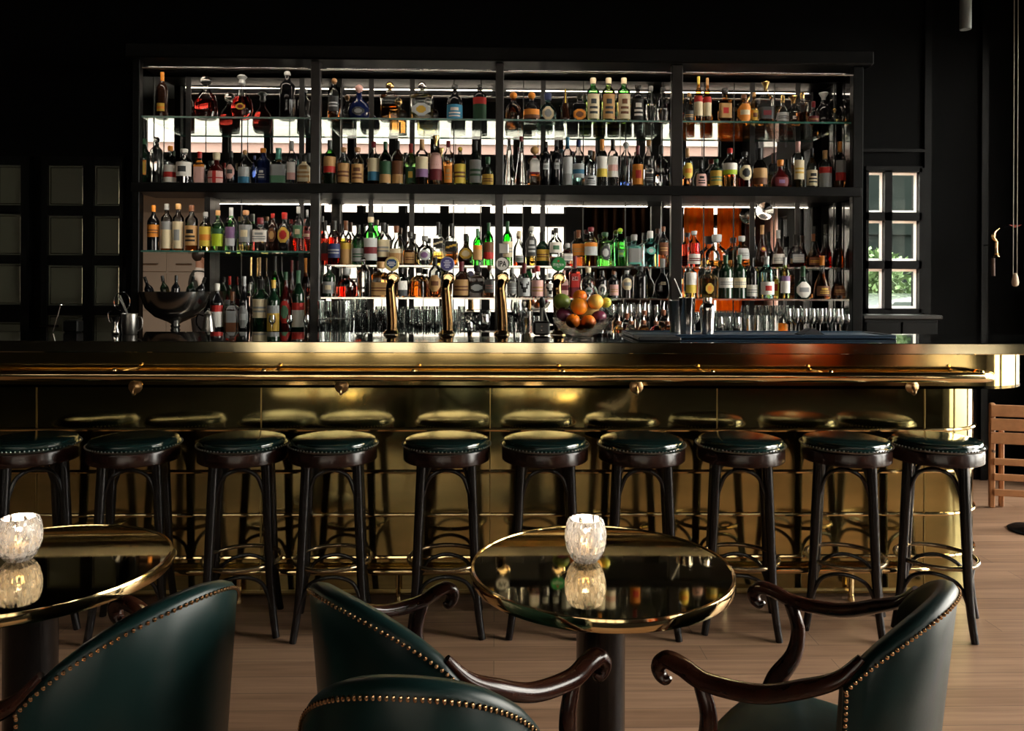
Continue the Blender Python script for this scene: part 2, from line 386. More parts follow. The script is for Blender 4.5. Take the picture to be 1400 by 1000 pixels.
for c0,c1 in ((WX0+.02,xm0),(xm1,fx1-.02)):
    for zt,zb in ((zs[0],zs[1]),(zs[2],zs[3]),(zs[4],zs[5])):
        t=.018
        g=MB().box((c0+t,YW+.014,zb+t),(c1-t,YW+.018,zt-t)).build('pane',thin_mat((.90,.95,.93),.30,.02,1.0),win,smooth=False)
        MB().box((c0,YW+.012,zb),(c0+t,YW+.020,zt)).box((c1-t,YW+.012,zb),(c1,YW+.020,zt)).box((c0+t,YW+.012,zb),(c1-t,YW+.020,zb+t)).box((c0+t,YW+.012,zt-t),(c1-t,YW+.020,zt)).build('bevel_glint',BEAD,g,smooth=False)
# things beyond that window
def leafy(name, c, size, n, mat, label, cat, trunk=None):
    root=empty(name,(c[0],c[1],-.12),label=label,cat=cat)
    rr=random.Random(int(c[0]*100+c[1]*7)); mb=MB()
    for i in range(n):
        while True:
            q=Vector((rr.uniform(-1,1),rr.uniform(-1,1),rr.uniform(-1,1)))
            if q.length<1: break
        p=Vector((q.x*size[0],q.y*size[1],q.z*size[2]+c[2])); s=rr.uniform(.05,.10)
        d=Vector((rr.uniform(-1,1),rr.uniform(-1,1),rr.uniform(-.4,1))).normalized(); e=d.cross(Vector((.3,.2,1))).normalized()
        mb.add([p-d*s,p+e*s*.45,p+d*s,p-e*s*.45],[(0,1,2,3)])
    mb.build('foliage',mat,root,smooth=False)
    if trunk: MB().tube([(0,0,0),(0.05,0,trunk*.5),(0,0,trunk)],[.14,.11,.07],8).build('trunk',principled('bark',(.08,.05,.035),rough=.9),root)
    return root
wx=P(1225,330,9).x
leafy('tree',(wx+1.25,12.5,1.55),(.9,.8,.65),2600,principled('leaf_green',(.07,.12,.04),rough=.7),'leafy green tree seen through the small paned window','tree',1.5)
leafy('hedge',(wx+.2,15.0,.9),(6.0,.8,1.0),7000,principled('hedge_green',(.05,.085,.04),rough=.8),'green hedge beyond the paned window','hedge')
o=MB().box((wx-2,17,-.1),(wx+12,17.5,7)).box((wx-2,16.9,2.6),(wx+12,17,3.4)).build('building',principled('dark_facade',(.004,.006,.0055),rough=.8,spec=.05),smooth=False)
tag(o,'dark building across the street behind the paned window','building')
# parked car
car=empty('car',(wx+1.15,10.4,-.12),label='dark grey parked car seen through the paned window',cat='car')
def car_ring(x,hw,z0,z1,top): return [(x,-hw,z0),(x,-hw,z1),(x,-hw*.86,top),(x,hw*.86,top),(x,hw,z1),(x,hw,z0)]
prof=[(-2.1,.70,.35,.60,.66),(-2.0,.82,.25,.75,.85),(-1.5,.85,.25,.85,.98),(-1.0,.86,.25,.92,1.38),(-.4,.86,.25,.93,1.48),(.3,.86,.25,.93,1.48),(.95,.86,.25,.90,1.02),(1.7,.84,.25,.78,.86),(2.1,.74,.30,.62,.68)]
MB().loft([car_ring(*q) for q in prof]).build('body',principled('car_paint',(.12,.13,.13),rough=.2,coat=1),car,angle=60)
for y in (-.875,.875):
    MB().add([(-1.15,y*.99,.95),(.85,y*.99,.95),(.35,y*.90,1.38),(-.85,y*.90,1.38)],[(0,1,2,3)]).build('side_window',principled('car_glass',(.02,.03,.03),rough=.05),car,smooth=False)
    for x in (-1.35,1.3):
        wv=MB(); wv.lathe([(.02,-.1),(.30,-.1),(.32,-.06),(.32,.06),(.30,.1),(.02,.1)],20)
        wo=wv.build('wheel',principled('tyre',(.02,.02,.02),rough=.7),car); wo.rotation_euler=(PI/2,0,0); wo.location=(x,y*.92,.32)
        hb=MB().lathe([(.01,-.11),(.19,-.105),(.19,.105),(.01,.11)],16).build('hubcap',STEEL,wo)
# ---- glazed doors at the left of the bar wall
def glazed_door(name, xcols, yrows, ytop, ybot, xl, xr):
    m_=MB(); Yd=YW-.05
    X=lambda px: P(px,300,Yd).x
    Z=lambda py: P(80,py,Yd).z
    zt=Z(ytop)
    m_.box((X(xl),Yd,0.0),(X(xcols[0][0]),YW,zt))
    for (a0,a1),(b0,b1) in zip(xcols,xcols[1:]): m_.box((X(a1),Yd,0),(X(b0),YW,zt))
    m_.box((X(xcols[-1][1]),Yd,0),(X(xr),YW,zt))
    rows=[(Z(t),Z(b)) for t,b in yrows]
    zz=zt
    for t,b in rows: 
        m_.box((X(xl),Yd+.004,t),(X(xr),YW,zz)); zz=b
    m_.box((X(xl),Yd+.004,0),(X(xr),YW,zz))
    d=struct(name,m_,BLACKPAINT)
    for a0,a1 in xcols:
        for t,b in rows:
            g=MB().box((X(a0),YW-.022,b),(X(a1),YW-.014,t)).build('pane',principled('smoked_pane',(.085,.088,.062),rough=.35,spec=.5),d,smooth=False)
            fr=MB(); e=.016
            # bevelled edge of the pane: four sloping strips
            x0_,x1_=X(a0),X(a1); yf=YW-.024
            fr.add([(x0_,yf+.006,b),(x1_,yf+.006,b),(x1_,yf+.006,t),(x0_,yf+.006,t),(x0_+e,yf,b+e),(x1_-e,yf,b+e),(x1_-e,yf,t-e),(x0_+e,yf,t-e)],[(0,1,5,4),(1,2,6,5),(2,3,7,6),(3,0,4,7)])
            fr.build('bevel',principled('bevel_glass',(.30,.27,.20),rough=.10,metal=.9),g,smooth=False)
    return d
glazed_door('door_1',[(64,113),(127,163)],[(226,281),(295,349),(363,418),(431,500)],214,500,56,168)
glazed_door('door_2',[(-60,-12),(-6,28)],[(226,281),(293,349),(361,417),(441,500)],214,500,-70,40)
h=bpy.data.objects['door_1']
MB().tube([(P(60,445,YW-.06).x,YW-.05,P(60,445,YW).z),(P(60,445,YW-.06).x,YW-.10,P(60,445,YW).z),(P(72,445,YW-.06).x+.06,YW-.10,P(60,445,YW).z)],.009,8).build('handle',BLACKWOOD,h)
# panelling at the right: fine vertical boards and a low sideboard shelf under the window
mb=MB()
for px in (1262,1340,1470):
    x=P(px,300,YW).x; mb.box((x,YW-.02,0),(x+.05,YW,ZC))
mb.box((P(1178,200,YW).x,YW-.02,P(1200,208,YW).z),(P(1262,200,YW).x,YW,P(1200,204,YW).z))
struct('trim_1',mb,BLACKPAINT)
sb=empty('side_cabinet',(P(1215,440,YW-.2).x,YW-.13,0),label='low black cabinet below the paned window',cat='cabinet')
zt=P(1215,431,YW-.25).z
MB().rbox((-.20,-.12,0),(.33,.12,zt-.03),.004).build('body',BLACKPAINT,sb,smooth=False)
MB().rbox((-.21,-.135,zt-.03),(.36,.12,zt),.006).build('top',principled('satin_black_top',(.03,.028,.026),rough=.3),sb,smooth=False)
for x in (-.19,.07): MB().rbox((x,-.130,.1),(x+.245,-.1205,zt-.05),.003).build('door',BLACKPAINT,sb,smooth=False)
# ================================================================== THE BAR COUNTER
CT = 1.192                     # counter top height
YE = 3.33                      # its front edge
bar = empty('bar_counter',(0,3.6,0),label='long brass-clad bar counter with rounded right end and black top',cat='bar counter')
def bpt(v): return (v[0],v[1]-3.6,v[2])
def front_path(yf, xr, r, x0=-3.3, yback=4.5, n=14):
    pts=[(x0,yf)]
    for i in range(1,26): pts.append((x0+(xr-r-x0)*i/25,yf))
    for i in range(1,n+1):
        a=PI/2*i/n; pts.append((xr-r+r*math.sin(a), yf+r-r*math.cos(a)))
    pts.append((xr,yback)); return pts
def wall_strip(mb, path, z0, z1, th, mi=0):
    rings=[]
    for i,(x,y) in enumerate(path):
        p=Vector(path[max(i-1,0)]); q=Vector(path[min(i+1,len(path)-1)]); t=(q-p).normalized(); nrm=Vector((-t.y,t.x))
        a=(x,y-3.6); b=(x+nrm.x*th, y-3.6+nrm.y*th)
        rings.append([(a[0],a[1],z0),(b[0],b[1],z0),(b[0],b[1],z1),(a[0],a[1],z1)])
    mb.loft(rings,mi); return mb
panel=front_path(3.58,2.34,.28)
mb=wall_strip(MB(),panel,.02,1.0,.02); mb.build('front_panel',BRASS_PANEL,bar,angle=30)
# horizontal ribs
for z in (.775,.583,.386,.192):
    pts=[(x,y-3.6-.002 if i<26 else y-3.6,z) for i,(x,y) in enumerate(panel)]
    rb=MB().tube([( (x+.004) if i>=30 else x, y, zz) for i,(x,y,zz) in enumerate(pts)],.009,8)
    rb.build('rib',BRASS_RAIL,bar)
for px in (50,-170,357,670,980,1264):
    x=P(px,600,3.58).x; MB().box((x-.0025,-.024,.02),(x+.0025,-.018,1.0)).build('seam',principled('dull_brass',(.35,.25,.10),rough=.35,metal=1),bar,smooth=False)
MB().tube([(-3.3,-.02,.035),(2.05,-.02,.035)],.012,6).build('base_moulding',principled('dull_brass',(.35,.25,.10),rough=.35,metal=1),bar)
# apron
apr=front_path(3.365,2.43,.30)
zb=P(700,531,3.365).z
wall_strip(MB(),apr,zb,CT-.046,.02).build('apron',BRASS,bar,angle=30)
rings=[]
bt=MB()
for (x,y),(x2,y2) in zip(apr,front_path(3.58,2.34,.28)): rings.append([(x,y-3.6,zb),(x2,y2-3.6+.01,zb),(x2,y2-3.6+.01,zb+.012),(x,y-3.6,zb+.012)])
bt.loft(rings); bt.build('soffit',BLACKPAINT,bar,smooth=False)
# top slab, brass edge band
MB().box((-3.3,YE-3.6+.006,CT-.046),(4.6,4.05-3.6,CT-.001)).build('top',BLACKGLOSS,bar,smooth=False)
MB().rbox((-3.3,YE-3.6-.004,CT-.047),(4.6,YE-3.6+.008,CT+.001),.003).build('brass_edge',BRASS_EDGE,bar,smooth=False)
MB().box((-3.3,4.02-3.6,.1),(2.3,4.045-3.6,CT-.046)).box((-3.3,3.66-3.6,.02),(2.2,3.70-3.6,CT-.05)).build('cabinet_body',BLACKPAINT,bar,smooth=False)
# elbow rail
zr=P(700,515,3.24).z; yr=3.24-3.6
xr=P(1358,515,3.26).x
pts=[(-3.3,yr,zr)]+[(-3.3+(xr-.06+3.3)*i/20,yr,zr) for i in range(1,21)]+smooth_path([(xr-.06,yr,zr),(xr-.01,yr+.03,zr),(xr,yr+.12,zr)],5)[1:]
rail=MB().tube(pts,.0215,14).build('elbow_rail',BRASS_RAIL,bar)
for px in (-150,165,366,567,768,969,1128,1331):
    x=P(px,500,3.3).x
    if x<-3.2: continue
    b=MB().tube([(x,3.362-3.6,zr+.006),(x,yr+.012,zr+.004)],.008,8)
    b.sphere((x,yr+.004,zr+.020),.010,0,10,6)
    b.build('rail_bracket',BRASS_RAIL,rail)
for px in (-120,185,467,870,1247):
    x=P(px,528,3.36).x; z=P(px,529,3.36).z
    if x<-3.2: continue
    hk=MB()
    hk.lathe([(.028,-.002),(.030,.003),(.022,.008),(.010,.012),(.003,.013)],12)
    hk.tube(smooth_path([(0,0,.010),(0,-.018,.028),(0,-.03,.02),(0,-.028,.005)],4),[.006]*12+[.005],7)
    o=hk.build('bag_hook',principled('bronze_hook',(.40,.26,.13),rough=.3,metal=1),bar); o.rotation_euler=(PI/2,0,0); o.location=(x,3.363-3.6,z)
# foot rail
zf=P(400,782,3.545).z; yf=3.545-3.6
ft=MB().tube([(-3.3,yf,zf)]+[(-3.3+i*(1.94+3.3)/12,yf,zf) for i in range(1,13)]+[(1.975,yf+.006,zf),(1.99,yf+.02,zf)],.017,12).build('foot_rail',BRASS_RAIL,bar)
for px in (-60,315,540,835,1000,1180):
    x=P(px,800,3.43).x
    MB().tube([(x,yf,zf-.01),(x,yf,.02)],.011,8).lathe([(.016,0),(.016,.008),(.013,.02),(.012,.03)],12,(x,yf,0)).build('foot_rail_post',BRASS_RAIL,ft)
# ================================================================== BACK BAR
YS = 5.33
BC = 1.075                     # back counter height
UPX=[(180,190),(424,437),(677,688),(918,933),(1166,1180)]
def ux(px,Y=YS): return P(px,300,Y).x
shelf = empty('back_bar_shelving',(0,5.55,0),label='tall black back bar shelving with mirror back and four bottle bays',cat='shelving')
def sl(x,y,z): return (x,y-5.55,z)
ztop=P(680,86,YS).z; xl=ux(180); xr_=ux(1180)
for a0,a1 in UPX:
    MB().rbox(sl(ux(a0),YS,BC+.001),sl(ux(a1),YS+.055,ztop),.004).build('upright',BLACKPAINT if a0 in(180,1166) else principled('satin_black_steel',(.012,.010,.009),rough=.30,spec=.35),shelf,smooth=False)
MB().box(sl(ux(1179),YS+.055,BC+.001),sl(ux(1183),5.74,ztop)).build('end_panel',principled('gloss_black_panel',(.006,.006,.006),rough=.08,spec=.6),shelf,smooth=False)
MB().rbox(sl(xl-.03,YS-.05,ztop),sl(xr_+.05,5.74,ztop+.10),.01).build('cornice',BLACKPAINT,shelf,smooth=False)
MB().tube([sl(ux(193),YS+.01,ztop-.055),sl(ux(1168),YS+.01,ztop-.055)],.008,10).build('top_light_rail',STEEL,shelf)
zsl_t=P(680,253,YS).z; zsl_b=P(680,266,YS).z
MB().rbox(sl(xl,YS-.02,zsl_b),sl(xr_-.02,5.70,zsl_t),.004).build('middle_shelf',BLACKPAINT,shelf,smooth=False)
GSH=thin_mat((.93,.98,.96),.35,.02,1.0); GEDGE=principled('green_glass_edge',(.05,.16,.13),rough=.1,trans=.3)
def glass_shelf(pa,pb,y_,edge,Yf=YS+.03):
    z=P(680,y_,Yf).z
    o=MB().box(sl(ux(pa),Yf,z-.010),sl(ux(pb),5.69,z)).build('glass_shelf',GSH,shelf,smooth=False)
    MB().box(sl(ux(pa),Yf-.003,z-.011),sl(ux(pb),Yf,z+.001)).build('shelf_edge',edge,o,smooth=False)
    return z
STEELEDGE=principled('steel_shelf_edge',(.75,.72,.68),rough=.15,metal=1)
ZT=0
BAYS={'A':(190,424),'B':(437,677),'C':(688,918),'D':(933,1166)}
for k,(p,q) in BAYS.items(): ZT=glass_shelf(p,q,163,GEDGE)
Z1A=glass_shelf(190,424,345,principled('green_glass_edge2',(.10,.30,.24),rough=.1,trans=.4))
for k in 'BCD':
    p,q=BAYS[k]; Z1=glass_shelf(p,q,363.5,STEELEDGE,5.49); Z2=glass_shelf(p,(q if k!='C' else 918),407.5,STEELEDGE)
ZM=zsl_t
mz0,mz1=BC+.001,ztop-.02
xpa,xpb=ux(193,5.7),P(290,350,5.7).x
mir=MB()
zpt=PZ1-.02
mir.box(sl(P(186,300,5.7).x,5.70,zpt),sl(xr_-.03,5.72,mz1)).box(sl(xpb,5.70,mz0),sl(xr_-.03,5.72,zpt))
mir.build('mirror_back',MIRROR,shelf,smooth=False)
# seams between mirror plates
sm=principled('mirror_seam',(.02,.02,.02),rough=.5)
for px in (210,257,330,412,467,507,563,620,657,715,742,797,855,905,962,1003,1028,1058,1090,1140):
    x=P(px,300,5.70).x
    zz0 = mz0 if x>xpb else zpt
    wd=.0035 if px not in (257,412,507,563,742,1028,1090) else .018
    MB().box(sl(x-wd,5.695,zz0),sl(x+wd,5.70,mz1)).build('mirror_strip',sm,shelf,smooth=False)
MB().box(sl(xpb-.02,5.60,mz0),sl(xpb+.02,5.72,zpt)).build('opening_post',BLACKPAINT,shelf,smooth=False)
# warm strips added under the cornice and the middle shelf to brighten the bottle labels
for (p,q) in BAYS.values():
    for zz,e in ((ztop-.012,STRIP[0]),(zsl_b-.004,STRIP[1])):
        xa_,xb_=ux(p)+.03,ux(q)-.03
        l=bpy.data.lights.new('added_label_fill','AREA'); l.shape='RECTANGLE'; l.size=xb_-xa_; l.size_y=.006; l.energy=e; l.color=(1,.84,.66)
        o=bpy.data.objects.new('added_label_fill',l); COL.objects.link(o); o.location=((xa_+xb_)/2,YS+.035,zz); o.rotation_euler=(math.radians(28),0,0)
# back counter
back=empty('back_counter',(0,5.4,0),label='low black back counter below the bottle shelves',cat='counter')
MB().box((xl-.3,-.30,0),(xr_+.02,.29,BC-.03)).build('cabinet_body',BLACKPAINT,back,smooth=False)
MB().rbox((xl-.3,-.32,BC-.03),(xr_+.02,.29,BC),.004).build('worktop',principled('dark_steel_top',(.25,.24,.22),rough=.12,metal=1),back,smooth=False)
# chrome picture-lamp hung under the slab, right bay
s=empty('shelf_spotlight',P(1045,289,5.52),label='round chrome spotlight hanging under the middle shelf of the right bay',cat='lamp')
o=MB().lathe([(.004,-.035),(.035,-.03),(.058,0),(.062,.012),(.052,.008),(.02,-.008),(.002,-.01)],20).build('reflector',STEEL,s); o.rotation_euler=(PI/2,0,0)
MB().tube([(0,.02,.02),(.05,.04,.05),(.055,.04,zsl_b-.002-s.location.z)],.006,8).build('arm',STEEL,s)

# ================================================================== STOOLS
def make_stool():
    root=empty('bar_stool')
    R=.182; H=.755
    ap=MB().lathe([(R-.03,H-.055),(R-.005,H-.055),(R,H-.05),(R,H-.008),(R-.004,H),(R-.03,H)],40).build('seat_ring',principled('near_black_mahogany',(.016,.006,.004),rough=.22,spec=.4),root)
    cu=MB(); pr=[(R-.006,H-.002),(R+.001,H+.004),(R+.003,H+.010),(R-.001,H+.017),(R-.007,H+.020),(R-.009,H+.021),(R-.007,H+.026),(R-.009,H+.032)]
    for i in range(0,13):
        q_=1-i/12; pr.append(((R-.011)*q_+.0004, H+.034+.0135*(1-q_**3.6)))
    cu.lathe(pr,40,cap=True).build('cushion',LEATHER_SEAT,root)
    nl=MB()
    for i in range(72):
        a=2*PI*i/72; nl.sphere(((R+.0035)*math.cos(a),(R+.0035)*math.sin(a),H+.012),.0036,0,5,3)
    nl.build('nail_trim',principled('dark_nails',(.30,.30,.28),rough=.3,metal=1),root)
    rt,rm,rr_,rf=.140,.158,.168,.208
    def legp(z):
        # radius of the leg axis at height z: nearly straight, kicking out below the ring
        t=1-z/H
        return rt+(rr_-rt)*min(t/.62,1) + max(0,(.30-z)/.30)**1.8*(rf-rr_)
    for k in range(4):
        a=PI/4+k*PI/2; c,s_=math.cos(a),math.sin(a)
        zs_=[H-.01,.62,.5,.38,.30,.24,.17,.10,.05,0]
        pts=[(legp(z)*c,legp(z)*s_,z) for z in zs_]
        MB().tube(pts,[.021,.0205,.020,.019,.0185,.018,.0165,.0155,.015,.0145],12).build('leg',BLACKWOOD,root)
    for k in range(4):
        a=PI/4+k*PI/2; b=a+PI/2
        A=Vector((math.cos(a),math.sin(a),0)); B=Vector((math.cos(b),math.sin(b),0)); M=(A+B)/2
        def q(t,z,out=0):      # between neighbouring legs
            p=A*(1-t)+B*t; return p*legp(z)*(1+out)+Vector((0,0,z))
        top=H-.075
        pts=smooth_path([q(.05,H-.215,.05),q(.10,H-.16,.05),q(.22,H-.10,.07),q(.5,top,.10),q(.78,H-.10,.07),q(.90,H-.16,.05),q(.95,H-.215,.05)],5)
        MB().tube(pts,.0085,8).build('bentwood_arch',BLACKWOOD,root)
        z2=.262
        pts=smooth_path([q(.04,.115,.06),q(.07,.17,.05),q(.2,.228,.08),q(.5,z2-.01,.14),q(.8,.228,.08),q(.93,.17,.05),q(.96,.115,.06)],5)
        MB().tube(pts,.0085,8).build('lower_arch',BLACKWOOD,root)
    N=40
    MB().tube([(.158*math.cos(2*PI*i/N),.158*math.sin(2*PI*i/N),.285) for i in range(N)],.0095,10,closed=True).build('foot_ring',principled('worn_ring',(.26,.19,.11),rough=.16,metal=.85),root)
    return root
stools=[(43,606,38),(184,606,15),(332,606,12),(456,607,8),(611,608,3),(745,608,-2),(877,609,-8),(1012,609,-14),(1156,609,-26),(1280,609,-32)]
names=['partly cut off by the left edge of the photo','second from the left end of the bar','third from the left end of the bar','fourth from the left, beside the left chair back',
 'fifth from the left, in the gap left of the round table','sixth from the left, behind the left part of the round table','seventh from the left, behind the glass candle holder on the table','eighth from the left, third from the rounded bar end',
 'second from the rounded right end of the bar','last on the right, at the rounded bar end']
protoS=make_stool()
for i,((px,py,rz),nm) in enumerate(zip(stools,names)):
    o=protoS if i==0 else copy_tree(protoS)
    Y=3.31; p=P(px,py,Y); o.location=(p.x,Y,0); o.rotation_euler=(0,0,math.radians(rz))
    o['label']='green leather bar stool '+nm; o['category']='stool'; o['group']='bar stools along the brass counter'

# ================================================================== TABLES
def make_table():
    root=empty('round_table'); H=.74; R=.323
    t=MB().lathe([(.02,H-.024),(R-.012,H-.024),(R-.010,H-.0235),(R-.008,H-.001),(.5*R,H),(.001,H)],72).build('table_top',principled('bronze_mirror_top',(.50,.40,.21),rough=.025,metal=1,noise=((4,4,4),.35,(.40,.30,.15),.05)),root)
    MB().lathe([(R-.012,H-.028),(R-.002,H-.028),(R,H-.024),(R,H-.004),(R-.002,H+.001),(R-.008,H+.0015),(R-.009,H-.001)],72,cap=False).build('brass_rim',BRASS_RAIL,root)
    MB().lathe([(.24,H-.045),(.25,H-.029),(.02,H-.029)],40).build('sub_plate',BLACKPAINT,root)
    MB().lathe([(.062,.03),(.060,.05),(.060,H-.07),(.075,H-.046),(.02,H-.044)],28).build('column',BLACKWOOD,root)
    MB().lathe([(.21,0),(.215,.01),(.20,.022),(.08,.035),(.02,.036)],40).build('base',BLACKWOOD,root)
    return root
T1=make_table(); T1.location=(P(822,700,1.935).x,1.935,0)
tag(T1,'round dark table with brass rim between the two armchairs, right table','table','round bistro tables with brass rims')
T2=copy_tree(T1); T2.location=(P(43,700,1.955).x,1.955,0)
tag(T2,'round dark table with brass rim, cut off by the left edge','table','round bistro tables with brass rims')
def crystal_mat():
    mt=principled('cut_crystal',(1,.985,.96),rough=.03,trans=1,ior=1.45,bump=((75,75,20),.9,.004))
    if 'done' in mt: return mt
    mt['done']=1; nt=mt.node_tree; b=nt.nodes['Principled BSDF']; out=[n for n in nt.nodes if n.type=='OUTPUT_MATERIAL'][0]
    t=nt.nodes.new('ShaderNodeBsdfTranslucent'); t.inputs[0].default_value=(1,1,1,1); d=nt.nodes.new('ShaderNodeBsdfDiffuse'); d.inputs[0].default_value=(.9,.88,.85,1)
    m1=nt.nodes.new('ShaderNodeMixShader'); nt.links.new(t.outputs[0],m1.inputs[1]); nt.links.new(d.outputs[0],m1.inputs[2])
    tc=nt.nodes.new('ShaderNodeTexCoord'); mp=nt.nodes.new('ShaderNodeMapping'); mp.inputs['Scale'].default_value=(110,110,26)
    nz=nt.nodes.new('ShaderNodeTexNoise'); nz.inputs['Scale'].default_value=1; nt.links.new(tc.outputs['Object'],mp.inputs[0]); nt.links.new(mp.outputs[0],nz.inputs['Vector'])
    mr=nt.nodes.new('ShaderNodeMapRange'); mr.inputs[1].default_value=.40; mr.inputs[2].default_value=.62; mr.inputs[3].default_value=.0; mr.inputs[4].default_value=.50; nt.links.new(nz.outputs[0],mr.inputs[0])
    m2=nt.nodes.new('ShaderNodeMixShader'); nt.links.new(mr.outputs[0],m2.inputs[0]); nt.links.new(b.outputs[0],m2.inputs[1]); nt.links.new(m1.outputs[0],m2.inputs[2]); nt.links.new(m2.outputs[0],out.inputs[0])
    return mt
def make_candle():
    root=empty('candle_holder'); seg=36
    def rad(h): # egg-shaped cup
        return [.026,.037,.0445,.049,.0505,.0495,.046,.041][h]
    hs=[0,.012,.028,.046,.062,.078,.094,.106]
    mb=MB(); rings=[]
    for lvl,h in enumerate(hs):
        rings.append([((rad(lvl)+(.0022 if (j+lvl//2)%2 else -.0012))*math.cos(2*PI*(j+.2*lvl)/seg),(rad(lvl)+(.0022 if (j+lvl//2)%2 else -.0012))*math.sin(2*PI*(j+.2*lvl)/seg),h) for j in range(seg)])
    for h,r in ((.1065,.0385),(.1,.040),(.062,.0455),(.028,.038),(.016,.028),(.014,.001)):
        rings.append([(r*math.cos(2*PI*(j+.2*7)/seg),r*math.sin(2*PI*(j+.2*7)/seg),h) for j in range(seg)])
    mb.loft(rings)
    mb.build('cut_glass_cup',crystal_mat(),root,angle=15)
    wx=MB().lathe([(.019,.0),(.0195,.002),(.0195,.018),(.018,.02),(.002,.019)],20).build('tealight',translucent_mat('candle_wax',(.95,.88,.75),.5),root,loc=(0,0,.0165))
    fl=MB().lathe([(.0008,0),(.0032,.004),(.0042,.009),(.003,.016),(.0004,.025)],10).build('flame',principled('candle_flame',(1,.6,.2),emis=((1,.55,.18),60)),wx,loc=(0,0,.021))
    return root
CAN=make_candle(); CAN.location=(P(801,700,1.96).x,1.965,.7405)
tag(CAN,'cut glass candle holder with lit tealight on the right round table','candle holder','cut glass candle holders')
c2=copy_tree(CAN); c2.location=(P(28,700,1.99).x,1.985,.7405)
tag(c2,'cut glass candle holder with lit tealight on the left round table','candle holder','cut glass candle holders')
for c in (CAN,c2):
    l=bpy.data.lights.new('candle_light','POINT'); l.energy=2.0; l.color=(1,.80,.60); l.shadow_soft_size=.006
    o=bpy.data.objects.new('candle_light',l); COL.objects.link(o); o.location=c.location+Vector((0,0,.075))

# ================================================================== ARMCHAIRS
def make_chair():
    root=empty('armchair')
    N=32; AM=math.radians(66); BW=.25
    def plan(s,z,off=0):
        a=s*AM; rk=.05*(z-.40)/.5
        k=1-.0*abs(s)
        nx_,ny_=math.sin(a)*.9,-math.cos(a)
        return Vector((BW*math.sin(a)/math.sin(AM)+(off+rk*.3)*nx_, -.20+.11*(1-math.cos(a))/(1-math.cos(AM))+(off+rk)*ny_, z))
    def top(s): return .745+.135*(max(0,1-abs(s)**2.1))**.9
    bz=.36; TH=.042
    mb=MB(); rings=[]
    for i in range(N+1):
        s=-1+2*i/N; t=top(s); m1=(bz+t)/2
        rings.append([plan(s,bz),plan(s,bz+(t-bz)*.33),plan(s,bz+(t-bz)*.66),plan(s,t-.012),plan(s,t-.003,-.008),plan(s,t,-TH*.5),plan(s,t-.004,-TH*.9),plan(s,t-.02,-TH-.004),plan(s,m1+.06,-TH-.02),plan(s,m1-.06,-TH-.022),plan(s,bz,-TH-.004)])
    mb.loft(rings); mb.build('backrest',LEATHER,root,angle=50)
    # padded crest piping
    crest=[plan(-1+2*i/N,top(-1+2*i/N)+.003,-TH*.45) for i in range(N+1)]
    # nailhead trim along the outer edge and down the ends
    nl=MB(); pts=[]
    M=400
    fine=[plan(-1+2*i/M,top(-1+2*i/M)-.016,.0022) for i in range(M+1)]
    ends0=[plan(-1+.02,.37+(top(-1)-.386)*i/60,.0022) for i in range(61)]
    ends1=[plan(1-.02,top(1)-.016-(top(1)-.386)*i/60,.0022) for i in range(61)]
    path=ends0+fine+ends1; acc=0; last=path[0]
    for p in path:
        acc+=(p-last).length; last=p
        if acc>=.0118: acc=0; nl.sphere(p,.0044,0,6,4)
    nl.build('nailhead_trim',NAIL,root)
    # show-wood crest rail that flows into the arms
    ctrl=[plan(-1,.735,-.02)]
    # seat
    st=MB(); rings=[]
    def seat_pt(a,k): 
        c,s_=math.cos(a),math.sin(a); p=3.0
        q=(abs(c)**p+abs(s_)**p)**(-1/p)
        return (.245*k*q*c, .03+.235*k*q*s_)
    for z,k in ((.36,.93),(.37,.98),(.41,1.0),(.435,.99),(.455,.94),(.468,.82),(.476,.6),(.480,.3),(.481,.02)):
        rings.append([(*seat_pt(2*PI*j/36,k),z) for j in range(36)])
    st.loft(rings); st.build('seat',LEATHER,root,angle=60)
    fr=MB(); rings=[]
    for z,k in ((.325,.90),(.33,.93),(.362,.94),(.365,.9)):
        rings.append([(*seat_pt(2*PI*j/36,k),z) for j in range(36)])
    fr.loft(rings); fr.build('seat_frame',MAHOG,root)
    sn=MB()
    for j in range(84):
        a=2*PI*j/84; x,y=seat_pt(a,.985)
        if y>-.12: sn.sphere((x,y,.372),.0042,0,6,4)
    sn.build('seat_nail_trim',NAIL,root)
    for sg in (-1,1):
        e=plan(sg,.745,-.02)
        ctrl=[plan(sg*.86,top(.86)+.004,-.02),(e.x+sg*.002,e.y+.005,.748),(sg*.258,-.03,.715),(sg*.266,.06,.678),(sg*.270,.17,.668),(sg*.268,.225,.682),(sg*.266,.262,.686),(sg*.265,.283,.668),(sg*.265,.280,.648),(sg*.265,.266,.640),(sg*.265,.254,.648)]
        pts=smooth_path(ctrl,6)
        rad=lerp_list([.010,.016,.020,.021,.021,.021,.021,.020,.017,.014,.004],len(pts))
        arm=MB().tube(pts,rad,12,flat=(1.05,.85)).build('arm',MAHOG,root)
        sp=smooth_path([(sg*.266,.185,.662),(sg*.268,.165,.60),(sg*.262,.175,.53),(sg*.250,.215,.46),(sg*.238,.235,.40)],6)
        MB().tube(sp,lerp_list([.016,.018,.021,.026,.026],len(sp)),12).build('arm_support',MAHOG,root)
        MB().tube(smooth_path([(sg*.222,.235,.37),(sg*.224,.24,.25),(sg*.222,.24,.10),(sg*.222,.245,0)],5),lerp_list([.024,.020,.016,.014],16),10).build('leg',MAHOG,root)
        MB().tube(smooth_path([(sg*.185,-.15,.37),(sg*.190,-.17,.25),(sg*.195,-.21,.10),(sg*.20,-.25,0)],5),lerp_list([.022,.019,.016,.014],16),10).build('leg',MAHOG,root)
    return root
CH=make_chair()
